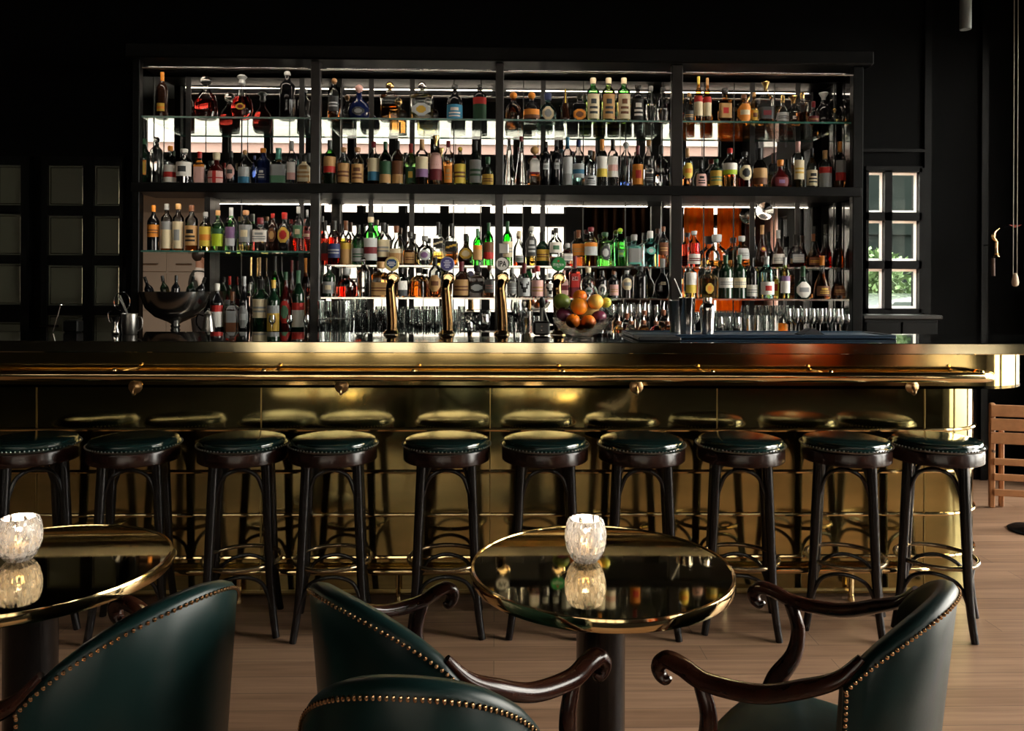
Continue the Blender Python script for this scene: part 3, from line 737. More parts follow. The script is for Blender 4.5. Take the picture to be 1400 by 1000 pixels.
def place_chair(o, peak_px, Ypk, F, label, scale=1):
    p=P(peak_px[0],peak_px[1],Ypk); f=Vector(F).normalized()
    o.location=(p.x+f.x*.245*scale, Ypk+f.y*.245*scale, 0); o.rotation_euler=(0,0,math.atan2(-f.x,f.y)); o.scale=(scale,)*3
    tag(o,label,'armchair','green leather armchairs at the round tables')
CHAIRS=[((1306,783),1.50,(-.76,.65),'armchair right of the right table, facing left with open floor behind it',.955),
        ((452,785),1.50,(.74,.67),'armchair left of the right table, its nailed back edge sloping down rightwards',.955),
        ((260,793),1.44,(-.88,.46),'armchair in the left foreground, large green back before the left table',.985),
        ((548,922),1.03,(.10,.99),'side chair nearest the viewer, only its rounded back showing at bottom centre',1.015)]
for i,(pk,Yp,F,lab,sc) in enumerate(CHAIRS):
    o=CH if i==0 else copy_tree(CH)
    if i==3:
        o.name='side_chair'
        for ch in list(o.children):
            if ch.name.startswith('arm'): bpy.data.objects.remove(ch)
            elif not ch.name.startswith(('backrest','nailhead')): ch.scale=(1,.62,1); ch.location=(0,-.075,0)
    place_chair(o,pk,Yp,F,'green leather '+lab,sc)
    if i==2: o.scale=(.90,.985,.985)
    if i==3: o['category']='chair'; del o['group']; o.scale=(.72,1.0,1.028)

# ================================================================== RIGHT SIDE: folding chair, stand, hanging things
WOODL=principled('varnished_slat_wood',(.46,.21,.085),rough=.4,noise=((20,4,20),.6,(.32,.14,.055)))
px0=P(1352,600,5.05)
fc=empty('folding_chair',(px0.x,5.05,0),rz=math.radians(-14),label='folded slatted wooden chair standing against the dark wall at right',cat='chair')
zt=P(1355,551,5.05).z; zb_=P(1355,690,5.05).z
for x in (0,.46): MB().rbox((x,-.015,0),(x+.035,.015,zt),.006).build('side_rail',WOODL,fc,smooth=False)
for x in (.07,.39): MB().rbox((x,.02,0),(x+.03,.045,zt-.18),.006).build('rear_leg',WOODL,fc,smooth=False)
for k,(z,h) in enumerate(((zt-.085,.078),(zt-.175,.078),(zt-.262,.075))): MB().rbox((-.0,-.028,z),(.50,-.015,z+h),.004).build('back_slat',WOODL,fc,smooth=False)
for z in (zt-.40,zt-.50,zt-.60): MB().rbox((.02,-.030,z),(.48,-.015,z+.045),.004).build('seat_slat',WOODL,fc,smooth=False)
MB().tube([(.02,-.035,zt-.31),(.02,.05,zt-.31)],.009,8).build('hinge_bolt',DKSTEEL,fc)
fs=empty('floor_stand',(P(1413,731,4.55).x,4.55,0),label='round black stand base on the floor at the right edge',cat='stand')
MB().lathe([(.13,0),(.135,.008),(.12,.018),(.03,.028),(.01,.03)],32).build('base',BLACKPAINT,fs)
MB().tube([(0,0,.02),(0,0,1.0)],.016,10).build('pole',BLACKPAINT,fs)
# brass bell-shaped door knocker hook and umbrella strap on the wall
def wall_at(px,py,Y=YW): return P(px,py,Y)
BR2=principled('warm_brass',(.85,.50,.22),rough=.2,metal=1)
hw=empty('brass_tap_handle',P(1362,340,5.62),label='small brass spout with pointed tip and wooden handle hanging on the dark wall',cat='ornament')
mb=MB(); s=.005
mb.lathe([(.030,-.060),(.029,-.056),(.022,-.050),(.020,-.045),(.023,-.040),(.019,-.034),(.012,-.02),(.011,.02),(.013,.045),(.011,.055),(.004,.058)],14); mb.build('bell',BR2,hw)
MB().tube(smooth_path([(.0,0,.055),(-.022,0,.075),(-.022,0,.10),(-.005,0,.125),(.024,0,.148)],6),lerp_list([.010,.017,.018,.008,.002],25),10).build('spout',BR2,hw)
MB().tube([(-.022,0,-.07),(-.020,0,-.20)],.013,10).build('handle',principled('brown_handle',(.10,.055,.035),rough=.5),hw)
MB().tube([(0,.0,.03),(0,.16,.03)],.005,6).build('bracket',BLACKPAINT,hw,smooth=False)
rp=empty('hanging_rope',P(1388,392,5.5),label='pair of thin cords with a pale weight hanging from the ceiling at right',cat='rope')
for dx in (-.016,.012): MB().tube([(dx,0,.08),(dx*1.0,0,2.0),(dx*.8,0,ZC-rp.location.z)],.0028,6).build('cord',principled('pale_cord',(.35,.30,.24),rough=.7),rp)
MB().lathe([(.008,0),(.020,.008),(.024,.03),(.018,.07),(.012,.092),(.004,.096)],12).build('weight',principled('pale_wood_weight',(.60,.45,.32),rough=.5),rp)
rb=empty('red_ornament',P(1388,309,5.66),label='small dark red winged ornament on the wall behind the cords',cat='ornament')
mb=MB()
for sg in (-1,1): mb.loft([[(0,.004,.008),(0,-.004,.008),(0,-.004,-.012),(0,.004,-.012)],[(sg*.022,.004,.006),(sg*.022,-.004,.006),(sg*.022,-.004,-.006),(sg*.022,.004,-.006)],[(sg*.046,.003,.009),(sg*.046,-.003,.009),(sg*.046,-.003,.006),(sg*.046,.003,.006)]])
mb.build('wings',principled('dull_red',(.30,.03,.012),rough=.5),rb,smooth=False)
MB().sphere((0,0,-.002),.009,0,8,6).build('centre',principled('dull_red',(.30,.03,.012),rough=.5),rb)
MB().tube([(0,0,0),(0,YW-5.66,0)],.003,6).build('pin',DKSTEEL,rb)
pl=empty('sun_patch_tube',P(1320,20,5.2),label='pale grey tube standing in for a sun patch on the wall, top right',cat='lamp')
MB().lathe([(.02,-.10),(.035,-.10),(.036,-.09),(.036,.25),(.02,.26),(.002,.26)],20).build('patch_tube',principled('grey_tube',(.16,.17,.16),rough=.5),pl)  # tube added in place of a sunlit gleam on the wall
MB().tube([(0,0,.25),(0,0,ZC-pl.location.z)],.003,6).build('patch_cord',BLACKPAINT,pl)
# a lamp niche is not in view; the person in the back room
# ================================================================== BOTTLES
GC={'clear':(.96,.98,.97),'smoke':(.55,.56,.55),'green':(.25,.72,.22),'dgreen':(.05,.16,.07),'bgreen':(.30,.95,.28),'teal':(.50,.90,.86),'blue':(.05,.10,.50),'brown':(.40,.17,.05),
    'frost':(.80,.84,.84),'ygreen':(.62,.80,.30),'rose':(.95,.70,.66),'amberg':(.85,.52,.18)}
LC={'amber':(.97,.58,.20),'orange':(.98,.42,.10),'red':(.88,.08,.04),'dred':(.50,.04,.03),'rum':(.62,.22,.06),'brown':(.38,.13,.04),'gold':(.98,.75,.28),'clear':(.97,.98,.98),
    'green':(.35,.80,.25),'bgreen':(.25,.92,.22),'dgreen':(.05,.18,.07),'teal':(.45,.88,.84),'yellow':(.97,.82,.25),'blue':(.10,.20,.75),'purple':(.30,.06,.22),'rose':(.96,.72,.62),'ygreen':(.70,.85,.25)}
OP={'black':(.006,.006,.007),'dblue':(.006,.012,.06),'dbrown':(.022,.008,.004),'dkgreen':(.006,.022,.010),'dkred':(.05,.004,.004)}
PC={'cream':'#d8c9a6','white':'#e4e0d8','tan':'#b98f5a','orange':'#d9862a','gold':'#c9a23c','yellow':'#dcc04a','red':'#b3241c','black':'#15130f','blue':'#2f6f8f','navy':'#25305a','green':'#4f7a5c',
    'dgreen':'#1f4a2c','grey':'#8f9190','dgrey':'#3b3d3d','pink':'#d8a9a0','purple':'#7d5c86','lime':'#a9c022','brown':'#6b3f22','silver':'#b9bcbc','teal':'#5fae9f','wine':'#6a1820','cork':'#b8875a','sky':'#3d8fb5'}
SHAPES={ # (height fraction, radius fraction); neck radius; where the cap starts
 'wine':([(0,.90),(.012,1),(.60,1),(.66,.95),(.71,.76),(.76,.48),(.81,.33),(.86,.30),(.93,.30),(.955,.33),(1,.31)],.86),
 'burg':([(0,.92),(.012,1),(.48,1),(.56,.94),(.64,.75),(.73,.50),(.82,.33),(.90,.30),(1,.30)],.88),
 'spirit':([(0,.94),(.012,1),(.60,1),(.66,.95),(.70,.80),(.74,.56),(.78,.40),(.83,.35),(.90,.34)],.88),
 'tall':([(0,.94),(.012,1),(.66,1),(.71,.94),(.75,.70),(.79,.44),(.84,.37),(.90,.36)],.87),
 'round':([(0,.60),(.015,.72),(.08,.90),(.20,1),(.34,.98),(.46,.82),(.54,.56),(.61,.34),(.68,.26),(.80,.25)],.78),
 'square':([(0,.94),(.012,1),(.60,1),(.64,.93),(.68,.62),(.71,.40),(.75,.34),(.84,.33)],.80),
 'decanter':([(0,.90),(.02,1),(.40,1),(.48,.90),(.55,.60),(.62,.32),(.68,.24),(.75,.30)],.74),
 'bell':([(0,.94),(.02,1),(.42,1),(.55,.93),(.63,.74),(.69,.46),(.74,.30),(.84,.29)],.82),
 'cone':([(0,.96),(.02,1),(.18,.94),(.40,.70),(.62,.44),(.78,.28),(.92,.24)],.90),
 'cognac':([(0,.92),(.02,1),(.22,1),(.36,.86),(.48,.60),(.58,.40),(.70,.30),(.90,.27)],.88),
 'squat':([(0,.80),(.02,.92),(.15,1),(.40,.98),(.54,.78),(.62,.45),(.68,.30),(.78,.30)],.76),
}
NECK={k:v[0][-1][1] for k,v in SHAPES.items()}
def interp(prof,h):
    for (h0,r0),(h1,r1) in zip(prof,prof[1:]):
        if h<=h1: return r0+(r1-r0)*(h-h0)/max(h1-h0,1e-6)
    return prof[-1][1]
def mat_glass(g): return thin_mat(GC[g],.9)
def mat_body_opaque(k): return principled('dark_glass_'+k,OP[k],rough=.06,spec=.6)
def make_bottle(pos,R,H,shape,glass,liq,fill,label,cap,root_name='bottle'):
    root=empty(root_name,pos)
    prof,capstart=SHAPES[shape]
    sq=.9 if shape=='square' else 0
    sy={'round':.55,'squat':.8,'square':.8}.get(shape,1)
    seg=20
    mb=MB()
    if glass in OP:
        mb.lathe([(r*R,h*H) for h,r in prof],seg,sq=sq,sy=sy); mb.build('body',mat_body_opaque(glass),root)
    elif glass=='solid':
        mb.lathe([(r*R,h*H) for h,r in prof],seg,sq=sq,sy=sy); mb.build('body',liquid_mat(LC[liq]),root)
    else:
        up=[(fill,interp(prof,fill))]+[(h,r) for h,r in prof if h>fill+.01]
        dn=[(h,r) for h,r in prof if h<fill-.01]+[(fill,interp(prof,fill))]
        if fill>.03:
            mb.lathe([(r*R,h*H) for h,r in dn],seg,sq=sq,sy=sy,mi=1)
            mb.lathe([(r*R,h*H) for h,r in up],seg,sq=sq,sy=sy,mi=0,cap=False)
        else: mb.lathe([(r*R,h*H) for h,r in prof],seg,sq=sq,sy=sy,mi=0)
        mb.build('body',[mat_glass(glass),liquid_mat(LC[liq or 'clear'])],root)
    # label: a band of paper wrapped round the front, colour cells by pattern
    if label:
        c1,c2,mode,lo,hi,span=label
        mats=[paper(PC[c1]),paper(PC[c2])]
        nx,nz=10,10
        if mode in('oval','disc'): nx,nz=14,14
        lb=MB(); keep={}
        spanr=math.radians(span)
        def pt(i,j,off):
            h=lo+(hi-lo)*j/nz; r=interp(prof,h)*R*1.012+off
            a=-PI/2+(-.5+i/nx)*spanr
            ca,sa=math.cos(a),math.sin(a); k=1
            if sq: p=2+sq*8; k=(abs(ca)**p+abs(sa)**p)**(-1/p)
            return (r*k*ca,r*k*sa*sy,h*H)
        vs=[pt(i,j,0) for j in range(nz+1) for i in range(nx+1)]
        for j in range(nz):
            for i in range(nx):
                u=(i+.5)/nx*2-1; v=(j+.5)/nz*2-1
                if mode in('oval','disc') and u*u+v*v>1: continue
                m_=0
                if mode=='band' and 3<=j<=5: m_=1
                if mode=='low' and j<4: m_=1
                if mode=='top' and j>6: m_=1
                if mode=='print' and ((j in(2,4) and 2<=i<=7) or (j in(6,7) and 3<=i<=6)): m_=1
                if mode=='text' and (j in(3,5) and 1<=i<=8): m_=1
                if mode=='centre' and abs(u)<.45 and abs(v)<.45: m_=1
                if mode=='frame' and (j in(0,nz-1) or i in(0,nx-1)): m_=1
                if mode=='oval' and abs(v)<.22 and abs(u)<.6: m_=1
                if mode=='disc' and u*u+v*v<.35: m_=1
                if mode=='quarter' and (i in(4,5) or j in(4,)): m_=1
                if mode=='vee' and abs(abs(u)-(v+.6)*.45)<.14 and abs(v)<.6: m_=1
                if mode=='diag' and abs(v-u*.5)<.25: m_=1
                a=j*(nx+1)+i; lb.add([],[]); lb.f.append((a,a+1,a+nx+2,a+nx+1)); lb.m.append(m_)
        lb.v=vs; lb.build('label',mats,root,angle=80)
    if cap:
        cc,typ=cap; nr=NECK[shape]*R; z0=capstart*H; z1=H
        if typ=='cap': pr=[(nr*1.0,z0-.002),(nr*1.18,z0),(nr*1.18,z1-.004),(nr*1.05,z1),(.0008,z1)]
        elif typ=='cork': pr=[(nr*.9,z0),(nr*1.3,z0+.004),(nr*1.45,z1-.008),(nr*1.3,z1),(.0008,z1)]
        elif typ=='foil': z0=(capstart-.10)*H; pr=[(nr*1.15,z0),(nr*1.08,z0+.02),(nr*1.12,z1-.02),(nr*1.18,z1-.016),(nr*1.16,z1),(.0008,z1)]
        elif typ=='ball': r=(z1-z0)/2; pr=[(nr*.7,z0-.004),(nr*.7,z0+.002)]+[(max(r*math.sin(PI*i/8),.001)*1.05,z0+r-r*math.cos(PI*i/8)) for i in range(1,9)]
        elif typ=='crown': r=nr; pr=[(r*.8,z0-.004),(r*1.3,z0+.006),(r*1.0,z0+.45*(z1-z0)),(r*1.9,z0+.75*(z1-z0)),(r*1.1,z1-.004),(.001,z1)]
        elif typ=='flare': pr=[(nr*.7,z0-.004),(nr*.9,z0+.4*(z1-z0)),(nr*1.9,z1-.006),(nr*1.8,z1),(.001,z1)]
        cmat = STEEL if cc=='steel' else (principled('gold_cap',(.75,.50,.20),rough=.25,metal=1) if cc=='goldm' else (liquid_mat((.96,.96,.94)) if cc=='glass' else principled('cap_'+cc,hexc(PC[cc]),rough=.35)))
        MB().lathe(pr,14).build('cap' if typ!='ball' and typ!='crown' and typ!='flare' else 'stopper',cmat,root)
    return root
def L(c1,c2='black',mode='text',lo=.12,hi=.50,span=150): return (c1,c2,mode,lo,hi,span)
K=lambda c,t='cap': (c,t)
ROWS={
 # row: (shelf height, list of (x, ytop, width px, shape, glass, liquid, fill, label, cap, description))
 'top shelf of the left bay':(lambda: ZT,[
  (222,99,15,'wine','dbrown',None,0,L('gold','orange','band',.15,.32,90),K('orange','foil'),'tall dark amber bottle with orange neck'),
  (282,103,31,'squat','clear','dred',.42,None,K('glass','ball'),'dark red decanter with faceted glass stopper'),
  (331,102,30,'round','clear','dred',.50,L('gold','wine','disc',.20,.34,50),K('silver','crown'),'round red cognac flask with crown stopper'),
  (393,97,21,'tall','black',None,0,None,K('silver','ball'),'tall black oval decanter with ornate stopper'),
 ]),
 'top shelf of the second bay':(lambda: ZT,[
  (457,107,18,'tall','clear','rum',.35,L('dgrey','silver','text',.2,.55,100),K('cork','ball'),'slim clear bottle with pale wooden stopper'),
  (491,116,30,'round','dblue',None,0,L('dgrey','grey','disc',.14,.36,70),K('pink','ball'),'round black flask with pale ball stopper'),
  (533,112,25,'square','clear','orange',.36,None,K('goldm','ball'),'square decanter half full of orange spirit'),
  (577,112,31,'square','clear','gold',.30,L('silver','gold','disc',.10,.42,80),K('steel','ball'),'wide square amber decanter with silver stopper'),
  (622,115,22,'bell','black',None,0,L('sky','white','print',.02,.42,150),K('dgrey','ball'),'dark bottle with bright blue label'),
  (656,115,19,'tall','black',None,0,L('dgreen','red','top',.03,.62,150),K('dgrey','ball'),'dark bottle with green label and red shoulder'),
 ]),
 'top shelf of the third bay':(lambda: ZT,[
  (702,126,22,'squat','brown','brown',.30,None,K('orange','ball'),'squat dark amber bottle with orange ball cap'),
  (727,126,24,'squat','smoke','rum',.36,L('orange','brown','low',.10,.40,120),K('orange','ball'),'squat amber bottle with orange ball cap'),
  (749,128,25,'squat','teal','teal',.42,L('cream','grey','disc',.10,.55,80),K('navy','cork'),'round teal bottle with cream disc label'),
  (773,120,15,'cone','dbrown',None,0,L('yellow','gold','text',.55,.95,30),None,'tapering dark brown bottle with painted yellow glint'),  # the yellow strip is a highlight painted on as paper
  (792,128,17,'square','black',None,0,L('orange','brown','disc',.08,.44,110),K('black'),'square black bottle with round orange label'),
  (811,107,19,'tall','green','ygreen',.45,L('cream','dgrey','print',.07,.62,115),K('cream','cap'),'tall green cream labelled bottle nearest the orange disc'),
  (832,107,19,'tall','ygreen','ygreen',.45,L('tan','dgrey','print',.07,.62,115),K('cream','cap'),'tall green bottle with arched tan label between two like it'),
  (853,107,19,'tall','green','gold',.45,L('cream','brown','print',.07,.62,115),K('cream','cap'),'tall green bottle with arched cream label, nearest the black one'),
  (872,117,17,'tall','black',None,0,L('black','white','print',.06,.62,140),K('black','cork'),'black bottle with white printed lettering'),
  (890,118,14,'tall','clear','clear',.5,None,K('grey'),'slim clear unlabelled bottle next to the black printed one'),
  (906,120,15,'tall','smoke','clear',.4,None,K('dgrey'),'grey clear bottle beside the right upright'),
 ]),
 'top shelf of the right bay':(lambda: ZT,[
  (942,127,13,'spirit','clear','gold',.3,L('dgrey','tan','text',.1,.4),K('tan'),'short clear bottle half hidden by the left upright'),
  (955,105,12,'burg','amberg','rum',.5,L('cream','red','top',.16,.58,170),K('yellow','foil'),'amber whisky bottle with cream label and yellow neck'),
  (967,107,12,'burg','amberg','rum',.5,L('cream','red','top',.16,.58,170),K('tan','foil'),'amber whisky bottle with cream label and tan neck'),
  (991,120,17,'square','amberg','rum',.35,L('tan','red','centre',.15,.55,120),K('dgrey','ball'),'square amber bottle with tan label'),
  (1017,130,18,'tall','orange' if False else 'amberg','orange',.6,L('orange','cream','oval',.08,.66,170),K('brown'),'short bottle wrapped in an orange label'),
  (1031,127,12,'spirit','amberg','gold',.5,L('gold','brown','centre',.12,.45),K('tan'),'slim golden bottle beside the orange wrapped one'),
  (1047,112,19,'square','clear','rum',.36,L('dgrey','wine','centre',.12,.40),K('goldm','flare'),'square bottle with tall flared gold stopper'),
  (1070,131,17,'squat','clear','clear',.3,L('silver','dgrey','text',.1,.4),K('goldm','cap'),'small clear decanter with gold cap'),
  (1085,132,31,'round','smoke','brown',.2,L('white','dgrey','centre',.22,.32,30),K('goldm','flare'),'wide dark flask with horned gold stopper'),
  (1097,127,14,'square','clear','rum',.35,None,K('goldm','cork'),'clear square bottle with square gold cap'),
  (1112,139,16,'squat','clear','red',.3,L('wine','tan','text',.1,.35),K('wine'),'low clear bottle with wine red label'),
  (1126,127,23,'squat','black',None,0,None,K('silver','flare'),'squat black bottle with tall medallion stopper'),
  (1141,148,11,'squat','clear','gold',.3,None,K('goldm','ball'),'tiny clear decanter, left one of the last two'),
  (1152,143,11,'squat','clear','rum',.3,None,K('glass','ball'),'tiny clear decanter by the right end post'),
 ]),
 'middle shelf of the left bay':(lambda: ZM,[
  (197,190,20,'spirit','dkgreen',None,0,L('gold','orange','frame',.20,.52,80),K('dgreen'),'dark green bottle with square gold label'),
  (214,187,17,'tall','solid','clear',0,None,K('glass','ball'),'tall faceted crystal clear bottle'),
  (233,200,17,'spirit','clear','clear',.5,L('white','red','band',.05,.50,160),K('orange','cap'),'clear bottle with red and white label, orange cap'),
  (252,204,21,'spirit','clear','clear',.55,L('white','dgrey','centre',.22,.62,160),K('white','cork'),'clear bottle with large white printed label'),
  (273,208,14,'square','dbrown',None,0,L('pink','orange','top',.05,.75,150),K('red','cork'),'brown square bottle with orange and pink label'),
  (296,209,24,'squat','dkred',None,0,L('pink','red','quarter',.04,.42,120),K('cream','cork'),'round dark bottle with quartered red label'),
  (316,207,14,'bell','black',None,0,L('pink','dgrey','oval',.18,.60,110),K('dgrey'),'dark bottle with pinkish oval label'),
  (335,205,19,'spirit','clear','clear',.5,L('silver','blue','low',.05,.50,110),K('tan','ball'),'clear bottle with round stopper and silver label'),
  (348,213,9,'tall','blue','blue',.6,None,K('navy'),'slim bright blue bottle behind the others'),
  (360,203,20,'spirit','dblue',None,0,L('navy','white','print',.14,.46,80),K('orange','cap'),'dark blue bottle with white lettering'),
  (381,203,21,'square','clear','clear',.5,L('grey','green','low',.06,.55,120),K('teal','foil'),'square pressed glass bottle with green neck'),
  (399,193,14,'spirit','clear','clear',.55,L('white','pink','low',.12,.52,110),K('silver','foil'),'slim clear bottle with narrow white label'),
  (416,212,17,'square','clear','orange',.35,L('cream','tan','print',.12,.78,160),K('black'),'square bottle with big cream label'),
 ]),
 'middle shelf of the second bay':(lambda: ZM,[
  (451,192,17,'spirit','green','dgreen',.5,L('tan','red','low',.28,.63,170),K('dgrey','foil'),'green bottle with tan and red label'),
  (470,202,17,'spirit','clear','amber',.4,L('tan','brown','text',.08,.58,170),K('cork','cork'),'clear corked bottle with tan label, left of a pair'),
  (489,202,17,'spirit','clear','rum',.4,L('tan','brown','print',.08,.56,170),K('cork','cork'),'clear corked bottle with brown label, right of a pair'),
  (511,194,16,'spirit','clear','rum',.55,L('cream','blue','low',.12,.62,170),K('wine'),'amber bottle with cream and blue label'),
  (527,194,16,'wine','dgreen','dgreen',.5,L('dgreen','tan','low',.06,.55,150),K('dgreen','foil'),'green wine bottle with dark label'),
  (544,193,16,'wine','dbrown',None,0,L('brown','tan','low',.06,.55,150),K('black','foil'),'dark amber wine bottle with brown label'),
  (562,197,16,'spirit','ygreen','green',.55,L('dgreen','gold','centre',.08,.45,110),K('red','foil'),'yellow green bottle with red neck'),
  (577,191,17,'tall','clear','brown',.5,L('cream','purple','low',.18,.62,170),K('tan','foil'),'clear bottle with cream and lilac label'),
  (596,186,18,'bell','clear','rum',.5,L('pink','wine','low',.12,.66,160),K('goldm','flare'),'fancy clear bottle with flared gold stopper'),
  (613,193,14,'tall','clear','orange',.55,L('orange','tan','print',.08,.45,100),K('wine'),'slim bottle of bright orange liqueur'),
  (629,201,16,'spirit','smoke','gold',.4,L('yellow','brown','text',.08,.56,170),K('yellow','ball'),'bottle with full yellow label and pale stopper'),
  (650,193,16,'spirit','smoke','green',.4,L('grey','dgreen','text',.08,.58,170),K('black','foil'),'dark shouldered bottle with grey green label'),
  (667,215,17,'squat','clear','gold',.35,L('gold','brown','text',.06,.42,130),K('dgreen','cork'),'small round golden yellow bottle'),
 ]),
 'middle shelf of the third bay':(lambda: ZM,[
  (696,183,19,'cone','solid','clear',0,None,None,'flared crystal bottle with narrow neck'),
  (713,187,17,'cone','solid','clear',0,None,K('wine','cork'),'conical clear bottle with reddish stopper'),
  (731,200,14,'square','clear','rum',.3,L('white','wine','frame',.32,.75,120),K('tan','ball'),'small square bottle with white label'),
  (746,194,15,'tall','black',None,0,L('silver','dgrey','text',.38,.52,60),K('black'),'matt black bottle with silver crest, left of two'),
  (761,192,15,'tall','black',None,0,L('silver','dgrey','text',.38,.52,60),K('dgrey'),'matt black bottle with silver crest, right of two'),
  (776,188,14,'tall','frost','clear',.4,L('silver','grey','low',.05,.6,150),K('blue','foil'),'frosted bottle with pale blue foil neck'),
  (791,192,16,'tall','frost','teal',.3,L('silver','blue','band',.2,.5,150),K('navy'),'frosted bottle with navy cap and blue band'),
  (807,206,17,'spirit','clear','rum',.25,L('silver','dgrey','print',.03,.30,150),K('dgrey'),'clear bottle with low silver label'),
  (823,191,15,'tall','clear','clear',.5,L('white','yellow','low',.22,.64,150),K('orange','foil'),'clear bottle with orange neck, white and yellow label'),
  (838,191,15,'tall','clear','clear',.5,L('white','pink','band',.22,.64,150),K('black','foil'),'clear bottle with black neck and white label'),
  (856,194,15,'tall','clear','blue',.14,None,K('silver','ball'),'clear bottle with deep blue base'),
  (872,200,15,'spirit','smoke','rum',.3,L('orange','red','centre',.08,.56,160),K('wine','foil'),'bottle with bright orange label'),
  (887,192,14,'spirit','smoke','clear',.4,L('dgrey','silver','text',.1,.3,120),K('tan','cork'),'grey clear bottle with tan cork'),
  (904,199,16,'square','smoke','clear',.3,None,K('dgrey'),'dark faceted bottle beside the right upright'),
 ]),
 'middle shelf of the right bay':(lambda: ZM,[
  (940,203,14,'tall','clear','rum',.25,L('yellow','orange','oval',.24,.62,150),K('tan','foil'),'clear bottle with yellow oval label'),
  (958,219,19,'squat','black',None,0,L('pink','black','print',.08,.50,100),K('black'),'round black bottle with pale ornate emblem'),
  (979,218,17,'spirit','dkgreen',None,0,L('gold','green','text',.10,.60,170),K('dgreen'),'short green bottle with pale gold label'),
  (998,203,20,'spirit','clear','orange',.32,L('white','lime','low',.34,.62,160),K('red','cap'),'rum bottle with red cap and white label'),
  (1018,208,19,'spirit','clear','dred',.28,L('cream','black','disc',.22,.62,120),K('black','cork'),'bottle with black medallion label'),
  (1039,203,20,'bell','smoke','rum',.2,L('tan','brown','low',.10,.50,160),K('black','foil'),'bell shaped bottle with tan label and black neck'),
  (1067,219,26,'round','dkred',None,0,L('wine','purple','centre',.10,.40,90),K('orange','cork'),'large round plum coloured bottle'),
  (1091,194,17,'tall','clear','gold',.5,L('cream','gold','text',.20,.60,110),K('pink','foil'),'tall clear bottle with narrow cream label'),
  (1110,203,15,'burg','smoke','brown',.3,L('cream','black','print',.08,.46,170),K('black','foil'),'bottle with ornate black and cream label'),
  (1128,206,18,'spirit','clear','gold',.5,L('grey','red','top',.05,.56,150),K('tan','foil'),'clear bottle with red banded label'),
  (1148,194,16,'spirit','clear','rum',.2,L('grey','red','low',.18,.60,120),K('orange','foil'),'clear bottle with orange neck beside the end post'),
 ]),
 'green glass shelf of the left bay':(lambda: Z1A,[
  (210,281,16,'wine','black',None,0,L('orange','brown','text',.30,.57,170),K('orange','cap'),'dark bottle with bright orange label and cap'),
  (228,279,15,'tall','smoke','rum',.2,L('cream','grey','top',.05,.62,160),K('grey'),'bottle with full pale label, left of two alike'),
  (244,279,15,'tall','smoke','rum',.2,L('cream','grey','centre',.05,.62,160),K('tan','cork'),'bottle with full pale label, right of two alike'),
  (262,281,17,'tall','smoke','rum',.25,L('tan','black','print',.12,.55,170),K('brown'),'bottle with tan label in black print'),
  (281,290,16,'spirit','clear','gold',.5,L('yellow','orange','band',.12,.62,150),K('grey'),'bottle with yellow label'),
  (298,288,16,'spirit','green','ygreen',.5,L('lime','dgreen','top',.12,.55,150),K('tan'),'bottle with lime green label'),
  (316,284,16,'wine','green','dgreen',.5,L('purple','silver','low',.12,.55,110),K('silver','foil'),'green bottle with lilac and silver label'),
  (336,288,18,'spirit','clear','gold',.15,L('grey','cream','centre',.22,.64,160),K('cork','cork'),'bottle with grey green label'),
  (356,298,19,'square','clear','rose',.28,L('white','grey','print',.28,.62,150),K('wine','cork'),'square gin bottle with white label'),
  (373,292,13,'spirit','dbrown',None,0,L('brown','tan','disc',.25,.60,110),K('red'),'narrow dark bottle with brown round label'),
  (389,291,19,'bell','black',None,0,L('gold','red','disc',.22,.62,110),K('red','cork'),'bottle with golden oval face label'),
  (408,283,14,'wine','clear','red',.55,L('green','cream','centre',.30,.58,140),K('silver','cap'),'bottle of red bitter with green label'),
  (420,287,9,'wine','clear','red',.6,L('wine','cream','text',.3,.5,140),K('silver','cap'),'slim bottle of red bitter beside the upright'),
 ]),
 'back counter of the left bay':(lambda: BC,[
  (297,388,17,'wine','black',None,0,L('white','red','top',.20,.60,160),K('white','cork'),'dark bottle with white label and red star'),
  (318,399,18,'square','dbrown',None,0,L('grey','brown','low',.08,.70,160),K('brown'),'bottle with tall grey and bronze label'),
  (334,378,14,'burg','black',None,0,L('grey','silver','oval',.16,.52,130),K('silver','foil'),'dark bottle with grey oval label'),
  (357,382,22,'tall','dkgreen',None,0,L('cream','grey','text',.34,.66,130),K('black','foil'),'broad dark bottle with two cream labels'),
  (374,383,17,'wine','dkgreen',None,0,L('gold','grey','top',.12,.56,160),K('gold'),'dark bottle with gold crest label'),
  (391,372,17,'burg','dkred',None,0,L('red','green','disc',.22,.56,130),K('dgreen'),'dark bottle with red and green round label'),
  (408,370,17,'wine','dkgreen',None,0,L('white','red','top',.16,.52,160),K('green','foil'),'dark bottle with green neck, white and red label'),
 ]),
 'steel shelf of the second bay':(lambda: Z1,[
  (445,302,11,'wine','clear','red',.6,L('dgrey','red','low',.1,.5),K('dgrey','foil'),'slim bottle of red spirit beside the upright'),
  (457,302,17,'spirit','clear','red',.62,L('navy','grey','text',.16,.48,160),K('black','foil'),'red bottle with navy label'),
  (473,302,16,'spirit','clear','yellow',.6,L('tan','gold','top',.02,.50,160),K('brown','foil'),'yellow green bottle with tan label'),
  (490,308,16,'wine','dgreen','dgreen',.6,L('grey','dgreen','text',.10,.42,150),K('black','foil'),'dark green bottle with grey label'),
  (507,297,18,'spirit','bgreen','green',.5,L('silver','wine','band',.10,.56,160),K('cream','cork'),'bright green bottle with silver label'),
  (524,305,18,'spirit','clear','dred',.55,L('cream','grey','text',.20,.60,160),K('black','foil'),'dark red bottle with cream label'),
  (542,309,18,'bell','clear','amber',.35,L('tan','cream','top',.05,.42,150),K('brown','cork'),'clear rounded bottle with tan label'),
